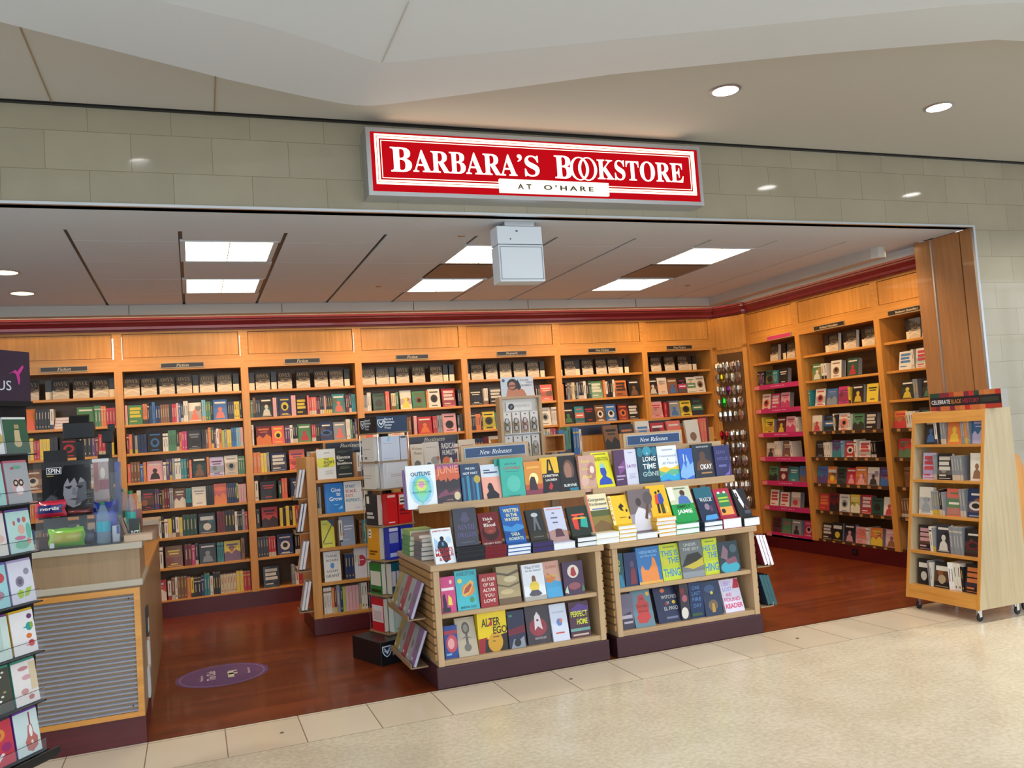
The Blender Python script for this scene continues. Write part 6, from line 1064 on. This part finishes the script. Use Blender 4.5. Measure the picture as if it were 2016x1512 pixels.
def greet(x, z, w, h, c, env, el, lab, col_):
    o = MB().box(0, .004, .004, w, .022, h+.010, col=env).box(-.002, .0, 0, w-.002, .003, h, col=c); draw(o, el, w, h)
    ob = o.build('greeting_card', 'print'); ob.matrix_world = RACK @ Matrix.Translation((x, -.022, z)) @ Matrix.Rotation(math.radians(-9), 4, 'X')
    tag(ob, lab, 'greeting card', 'greeting cards on the spinner')
for i, (z, h, c, e_, el, lk, c2, e2, el2, lk2) in enumerate(CARDS):
    greet(-.150, z+.006, .124, h, c, e_, el, '%s, right column, %s row down the spinner' % (lk, ORD[i]), 0)
    greet(-.290, z+.006, .127, h, c2, e2, el2, '%s, left column, %s row down the spinner' % (lk2, ORD[i]), 1)
    pk = MB().box(-.40, -.040, z-.004, -.012, .03, z+.001).tube([(-.40, -.042, z+.055), (-.028, -.042, z+.055)], .0012, 5); pk.build('pocket', 'black_metal', t)
    bx('clear_lip', 'acrylic', (-.40, -.0435, z, -.028, -.042, z+.055), t)
    bx('bracket', 'black_metal', (-.33, .0, z-.012, -.30, .03, z-.004), t)

# ------------------------------------------------------------ rolling book rack at the right
t = empty('rolling_rack', (5.30, 4.89, 0)); tag(t, 'pale wooden rolling book rack with tapered sides at right in front of the stone wall', 'rolling rack')
OX, OY = 5.30, 4.89
def xf(z): return 5.06+(z-.09)*(.24/1.395)
prof = [(5.06-OX, .09), (5.54-OX, .09), (5.54-OX, 1.485), (5.30-OX, 1.485)]
for a, b in ((4.56, 4.585), (5.195, 5.22)):
    MB().prism(prof, a-OY, b-OY, axis='y').build('side_panel', 'birch', t, bevel=.003)
for a, b in ((4.5595, 4.5855), (5.1945, 5.2205)): MB().prism([(xf(.09)-.004-OX, .09), (xf(.09)+.001-OX, .09), (5.301-OX, 1.485), (5.296-OX, 1.485)], a-OY, b-OY, axis='y').build('edge_band', 'maple', t)
bx('base', 'maple_y', (5.065-OX, 4.586-OY, .09, 5.53-OX, 5.194-OY, .108), t)
MB().prism([(xf(.09)-OX, .092), (xf(.09)+.016-OX, .092), (xf(.19)+.016-OX, .185), (xf(.19)-OX, .185)], 4.586-OY, 5.194-OY, axis='y').build('kick_board', 'maple_y', t)
RZ = [1.235, .970, .710, .440, .186]
for z in RZ: bx('shelf', 'maple_y', (xf(z)+.002-OX, 4.586-OY, z-.018, 5.42-OX, 5.194-OY, z), t)
bx('back_panel', 'maple', (5.42-OX, 4.586-OY, .108, 5.432-OX, 5.194-OY, 1.40), t)
MB().prism([(xf(1.40)-OX, 1.40), (5.44-OX, 1.40), (5.44-OX, 1.482), (5.30-OX, 1.482)], 4.586-OY, 5.194-OY, axis='y').build('top_board', 'maple_y', t)
for x, y in ((5.12, 4.62), (5.12, 5.16), (5.48, 4.62), (5.48, 5.16)):
    c = MB().box(x-.02-OX, y-.02-OY, .080, x+.02-OX, y+.02-OY, .09).box(x-.014-OX, y-.012-OY, .03, x+.01-OX, y-.008-OY, .08).box(x-.014-OX, y+.008-OY, .03, x+.01-OX, y+.012-OY, .08); c = c.build('caster', 'chrome', t)
    MB().lathe([(.022, -.007), (.026, -.005), (.026, .005), (.022, .007)], n=20, M=Matrix.Translation((x-OX, y-OY, .0262)) @ Matrix.Rotation(PI/2, 4, 'X')).build('wheel', 'black_plastic', c)
t = empty('header_sign', (5.335, 5.07, 1.4855), -PI/2); tag(t, 'dark patterned header sign with small orange and red blocks on the rolling rack', 'sign')
rr = random.Random(5); hs = MB().box(0, 0, 0, .62, .06, .135, col='a8a29a').box(0, -.002, 0, .62, 0, .135, col='c06a3a'); wv = .62
for k_ in range(14):
    for r_, (zl, zh) in enumerate(((0, .034), (.100, .135))): hs.box(k_*.0442, -.0026, zl, k_*.0442+.0442, -.002, zh, col=rr.choice(['c06a3a', 'b8302c', '1f4636', 'c87a42', 'a83a2a', '7a2a38', 'c06a3a']))
hs.box(0, -.0032, .034, .62, -.0026, .100, col='1c1c24'); put_text(hs, 'CELEBRATE', .012, .050, .185, .082, -.0036, 'ded8d8', 'b'); put_text(hs, 'BLACK', .195, .050, .285, .082, -.0036, 'c07a3a', 'b'); put_text(hs, 'HISTORY', .295, .050, .44, .082, -.0036, '9a2a38', 'b'); hs.box(.45, -.0036, .050, .60, -.0032, .082, col='33352c')
hs.build('panel', 'print', t)
RKB = ['_1 Fkb3 w1 k1 s2 Foy3 s2 o1 s1 FbV2', '_1 FVr5 s1 Fkw5 s4 _3 Fwn3', 'Fws3 s3 k1 s1 Fcg4 s2 FBw7', 'Fkp5 w1 s1 FKw3 s4 FkR7', 'Fkw6 s1 w1 FkN6 W2 w2 k1 Fko5']
for r_, s_ in enumerate(RKB):
    shelf_run(s_, .02, .60, RZ[r_], .0, (xf(RZ[r_])+.03, 5.194), -PI/2, 'rolling rack', r_, 'books on the rolling rack', hbase=.215, seed=400+r_, face_t=.03, depth=.14)
t = empty('rolling_rack', (5.80, 4.9, 0)); tag(t, 'second wooden rolling rack partly cut off by the right edge', 'rolling rack')
for a, b in ((4.60, 4.62), (5.18, 5.20)): MB().prism([(5.56-5.8, .09), (6.10-5.8, .09), (5.62-5.8, 1.14), (5.56-5.8, 1.14)], a-4.9, b-4.9, axis='y').build('side_panel', 'maple', t)
for z in (.2, .5, .8): bx('shelf', 'maple_y', (5.565-5.8, 4.62-4.9, z, 6.02-.30*z-5.8, 5.18-4.9, z+.02), t)
for x, y in ((5.62, 4.66), (5.62, 5.14), (5.98, 4.66), (5.98, 5.14)):
    MB().lathe([(.03, -.008), (.042, -.006), (.042, .006), (.03, .008)], n=20, M=Matrix.Translation((x-5.8, y-4.9, .0425)) @ Matrix.Rotation(PI/2, 4, 'X')).build('caster', 'black_plastic', t)
for q, (z, c, nm) in enumerate(((.90, '6a2436', 'dark red and black'), (.55, '2a3a2c', 'dark green'))):
    M = Matrix.Translation((5.88-.3*z+.02, 4.64, z)) @ Matrix.Rotation(PI/2, 4, 'Z') @ Matrix.Rotation(-.3, 4, 'X')
    spec(M, .15, .22, .05, 'face', c, [('e', .5, .5, .3, .2, '2a1c24')], '%s book leaning outward on the cut-off rack' % nm, 'far right edge', 'books on the cut-off rack', force=True)

# ------------------------------------------------------------ glittering key rings on the corner panel
def on_panel(u, out, z): q = A_+t_*u-nn*out; return Vector((q.x, q.y, z))
t = empty('hook_board', on_panel(.25, .02, 0)); tag(t, 'tall hook board of glittering key rings on the angled corner panel', 'hook board')
rows_px = [716, 738, 762, 786, 812, 850, 874, 900, 925, 950, 980]
base = on_panel(.25, .02, 0); hb = MB()
rr = random.Random(11); HC = ['c9c9cc', 'd8d4c8', 'a8a4a0', 'c0b8a0', 'e0dcd0']; SPC = {(1, 1): 'e0d020', (2, 2): '7a2a8a', (3, 1): '3ac83a', (5, 0): 'c8202c', (5, 1): 'd84a5a', (7, 2): 'e8c8b0', (8, 1): 'e89a4a', (10, 3): 'e0b878'}
kr_src = {}
for i, py in enumerate(rows_px):
    z = at(1430+i*2.6, py, 'y', 8.82).z
    for q in range(5):
        u = .085+q*.072; hb_a = on_panel(u, .0, z+.012)-base; hb_b = on_panel(u, .085, z+.018)-base
        hb.tube([hb_a, hb_b], .002, 5, 'b0b0b0')
        for d_ in (.03, .055, .08):
            c = (SPC.get((i, q)) if d_ == .08 else None) or rr.choice(HC)
            m = MB(); s_ = .046+.026*rr.random()
            m.lathe([(.003, s_*1.0), (s_*.35, s_*.7), (s_*.42, 0), (s_*.2, -s_*.7), (.002, -s_*1.0)], n=6, col=c, M=Matrix.Translation((0, 0, -.045)))
            m.tube([(.010*math.cos(a*PI/4), 0, -.004+.010*math.sin(a*PI/4)) for a in range(9)], .0018, 4, 'd8d8d8')
            o = m.build('key_ring', 'chrome_tint'); o.location = on_panel(u, d_, z+.006); o.rotation_euler = (0, 0, rr.random()*3)
            tag(o, 'shiny metal key ring hanging on the corner hook board among many alike' if not (SPC.get((i, q)) and d_ == .08) else '%s key ring, %s row down on the corner hook board' % ({'e0d020': 'yellow', '7a2a8a': 'purple', '3ac83a': 'bright green', 'c8202c': 'red', 'd84a5a': 'rose', 'e8c8b0': 'peach', 'e89a4a': 'orange', 'e0b878': 'golden'}[c], ORD[i]), 'key ring', 'key rings on the hook board')
hb.build('hooks', 'chrome', t)
bd = MB(); p0 = [on_panel(.06, .0, 0)-base, on_panel(.42, .0, 0)-base, on_panel(.42, .012, 0)-base, on_panel(.06, .012, 0)-base]
bd.prism([(q.x, q.y) for q in p0], .45, 2.33, axis='z'); bd.build('board', 'shelf_back', t)
p0 = [on_panel(.06, .012, 0)-base, on_panel(.42, .012, 0)-base, on_panel(.42, .10, 0)-base, on_panel(.06, .10, 0)-base]
zz = at(1440, 831, 'y', 8.82).z; bd = MB(); bd.prism([(q.x, q.y) for q in p0], zz-.008, zz, axis='z'); bd.build('ledge', 'acrylic', t)

# ------------------------------------------------------------ round decal on the shop floor
t = empty('floor_decal', (.126, 6.49, .0008)); tag(t, 'round purple floor sticker with white lettering on the cherry wood floor', 'floor sticker')
m = MB(); m.poly([(.31*math.cos(a*PI/32), .31*math.sin(a*PI/32), 0) for a in range(64)], '6a4a80')
def annulus(mb, r0, r1, z, col, n=64):
    for k_ in range(n):
        a, b = 2*PI*k_/n, 2*PI*(k_+1)/n; mb.poly([(r0*math.cos(a), r0*math.sin(a), z), (r1*math.cos(a), r1*math.sin(a), z), (r1*math.cos(b), r1*math.sin(b), z), (r0*math.cos(b), r0*math.sin(b), z)], col)
annulus(m, .278, .284, .0003, 'a88cc0')
MD = Matrix(((0, 0, -1, 0), (1, 0, 0, 0), (0, -1, 0, 0), (0, 0, 0, 1)))
def dtext(s_, x0, x1, w, cy=0): put_text(m, s_, cy-w/2, -x1, cy+w/2, -x0, -.0004, 'e6d8e0', 's', bold=.02, M=MD)
dtext('Welcome to', -.150, -.128, .16, -.02); dtext('The Club', -.105, -.045, .26, .02); 
m.box(.035, -.10, .0002, .075, .06, .0004, col='e8e4cc'); m.box(.04, -.02, .0002, .10, .02, .0004, col='e8e4cc'); m.box(.04, .06, .0002, .10, .09, .0004, col='dcd4dc')
dtext('Members save', .165, .185, .15, .02); m.build('sheet', 'print', t)
# small desk brass studs in the border tiles
for i, (px, py) in enumerate(((1124, 1337), (1570, 1257), (555, 1443))):
    a = at(px, py, 'z', 0); o = MB().lathe([(.012, 0), (.010, .003)], n=14, col='6a5a4a').build('floor_stud', 'matte'); o.location = (a.x, a.y, .0002)
    tag(o, 'small dark metal stud set in the border tiles, %s from the left' % {0: 'second', 1: 'third', 2: 'first'}[i], 'floor stud', 'studs in the border tiles')
# ------------------------------------------------------------ turn the book specs into objects
def spine_elems(st, w, h, ac):
    if isinstance(st, int) and st == 9: return [('r', 0, 0, 1, .42, 'f0dfba')]
    ac = mix(ac, 'n', .25)
    return ([('r', .38, .30, .62, .78, ac)], [('r', .40, .52, .60, .86, ac), ('r', .36, .10, .64, .18, ac)], [('r', .0, .80, 1, .86, ac), ('r', .40, .25, .60, .68, ac)], [('r', 0, 0, 1, .22, ac), ('r', .40, .40, .60, .88, ac)])[st]
def book_geo(s):
    w, h, t_ = s['w'], s['h'], s['t']; m = MB()
    if s['kind'] == 'face':
        pg = rim(m, w, h, t_, s['cov'], s['spine'], s['edge']); draw(m, s['el'], w, h)
    else:
        m.box(0, 0, 0, t_, w, h, col=s['cov']); draw(m, spine_elems(s['el'], t_, h, s['edge']), t_, h)
        pg = (.0016, .003, h-.003, t_-.0016, w-.001, h+.0002, 'e6dcc8')
    return m, pg
dg = bpy.context.evaluated_depsgraph_get(); dg.update()
def seen(s):
    xs_ = (s['w'] if s['kind'] == 'face' else s['t']); n_ = 0
    for a in (.2, .8):
        for b in (.3, .9):
            p = s['M'] @ Vector((xs_*a, -.004, s['h']*b)); q = px_of(p)
            if not (0 < q[0] < 2016 and 0 < q[1] < 1512): continue
            d = p-CAM; L = d.length; d.normalize(); o_ = CAM; ok = True
            hit, loc, _n, _i, ob, _m = SC.ray_cast(dg, o_, d, distance=L-.012)
            while hit and ob and ob.name.split('.')[0] in ('clear_lip', 'front_sheet', 'side_sheet'):
                o_ = loc+d*.002; hit, loc, _n, _i, ob, _m = SC.ray_cast(dg, o_, d, distance=L-.012-(o_-CAM).length)
            if not hit: n_ += 1
    return n_/4
for s in SPECS: s['vis'] = seen(s)
rank = sorted(SPECS, key=lambda s: -(s['size']*s['vis']*(1.6 if s['force'] else 1)))
pick = {id(s) for s in rank[:300] if s['vis'] > 0}
rest = MB(); used = set()
def words(t_): return len(t_.split())
def clip(look, where):
    lab = look+', '+where
    if words(lab) > 16 and ' with ' in look:
        base, tail = look.split(' with ', 1); tw = tail.split()
        while tw and words(base+' with '+' '.join(tw)+', '+where) > 16: tw.pop()
        while tw and tw[-1] in ('and', 'in', 'with', 'of', 'a', 'the', 'over', 'its', 'along', 'an'): tw.pop()
        lab = base+(' with '+' '.join(tw) if tw else '')+', '+where
    return ' '.join(lab.split()[:16]) if words(lab) > 16 else lab
for s in SPECS:
    m, pg = book_geo(s)
    if id(s) in pick:
        o = m.build('book', 'print'); o.matrix_world = s['M']
        if s['force'] or s['kind'] == 'face': MB().box(*pg[:6], col=pg[6]).build('page_block', 'matte', o)
        tag(o, clip(s['look'], s['where']), 'book', s['group'])
    else:
        m.box(*pg[:6], col=pg[6]); rest.add(m, s['M'])
o = rest.build('books', 'print'); tag(o, 'rows of further paperbacks and hardbacks filling the shelves', 'books'); o['kind'] = 'stuff'
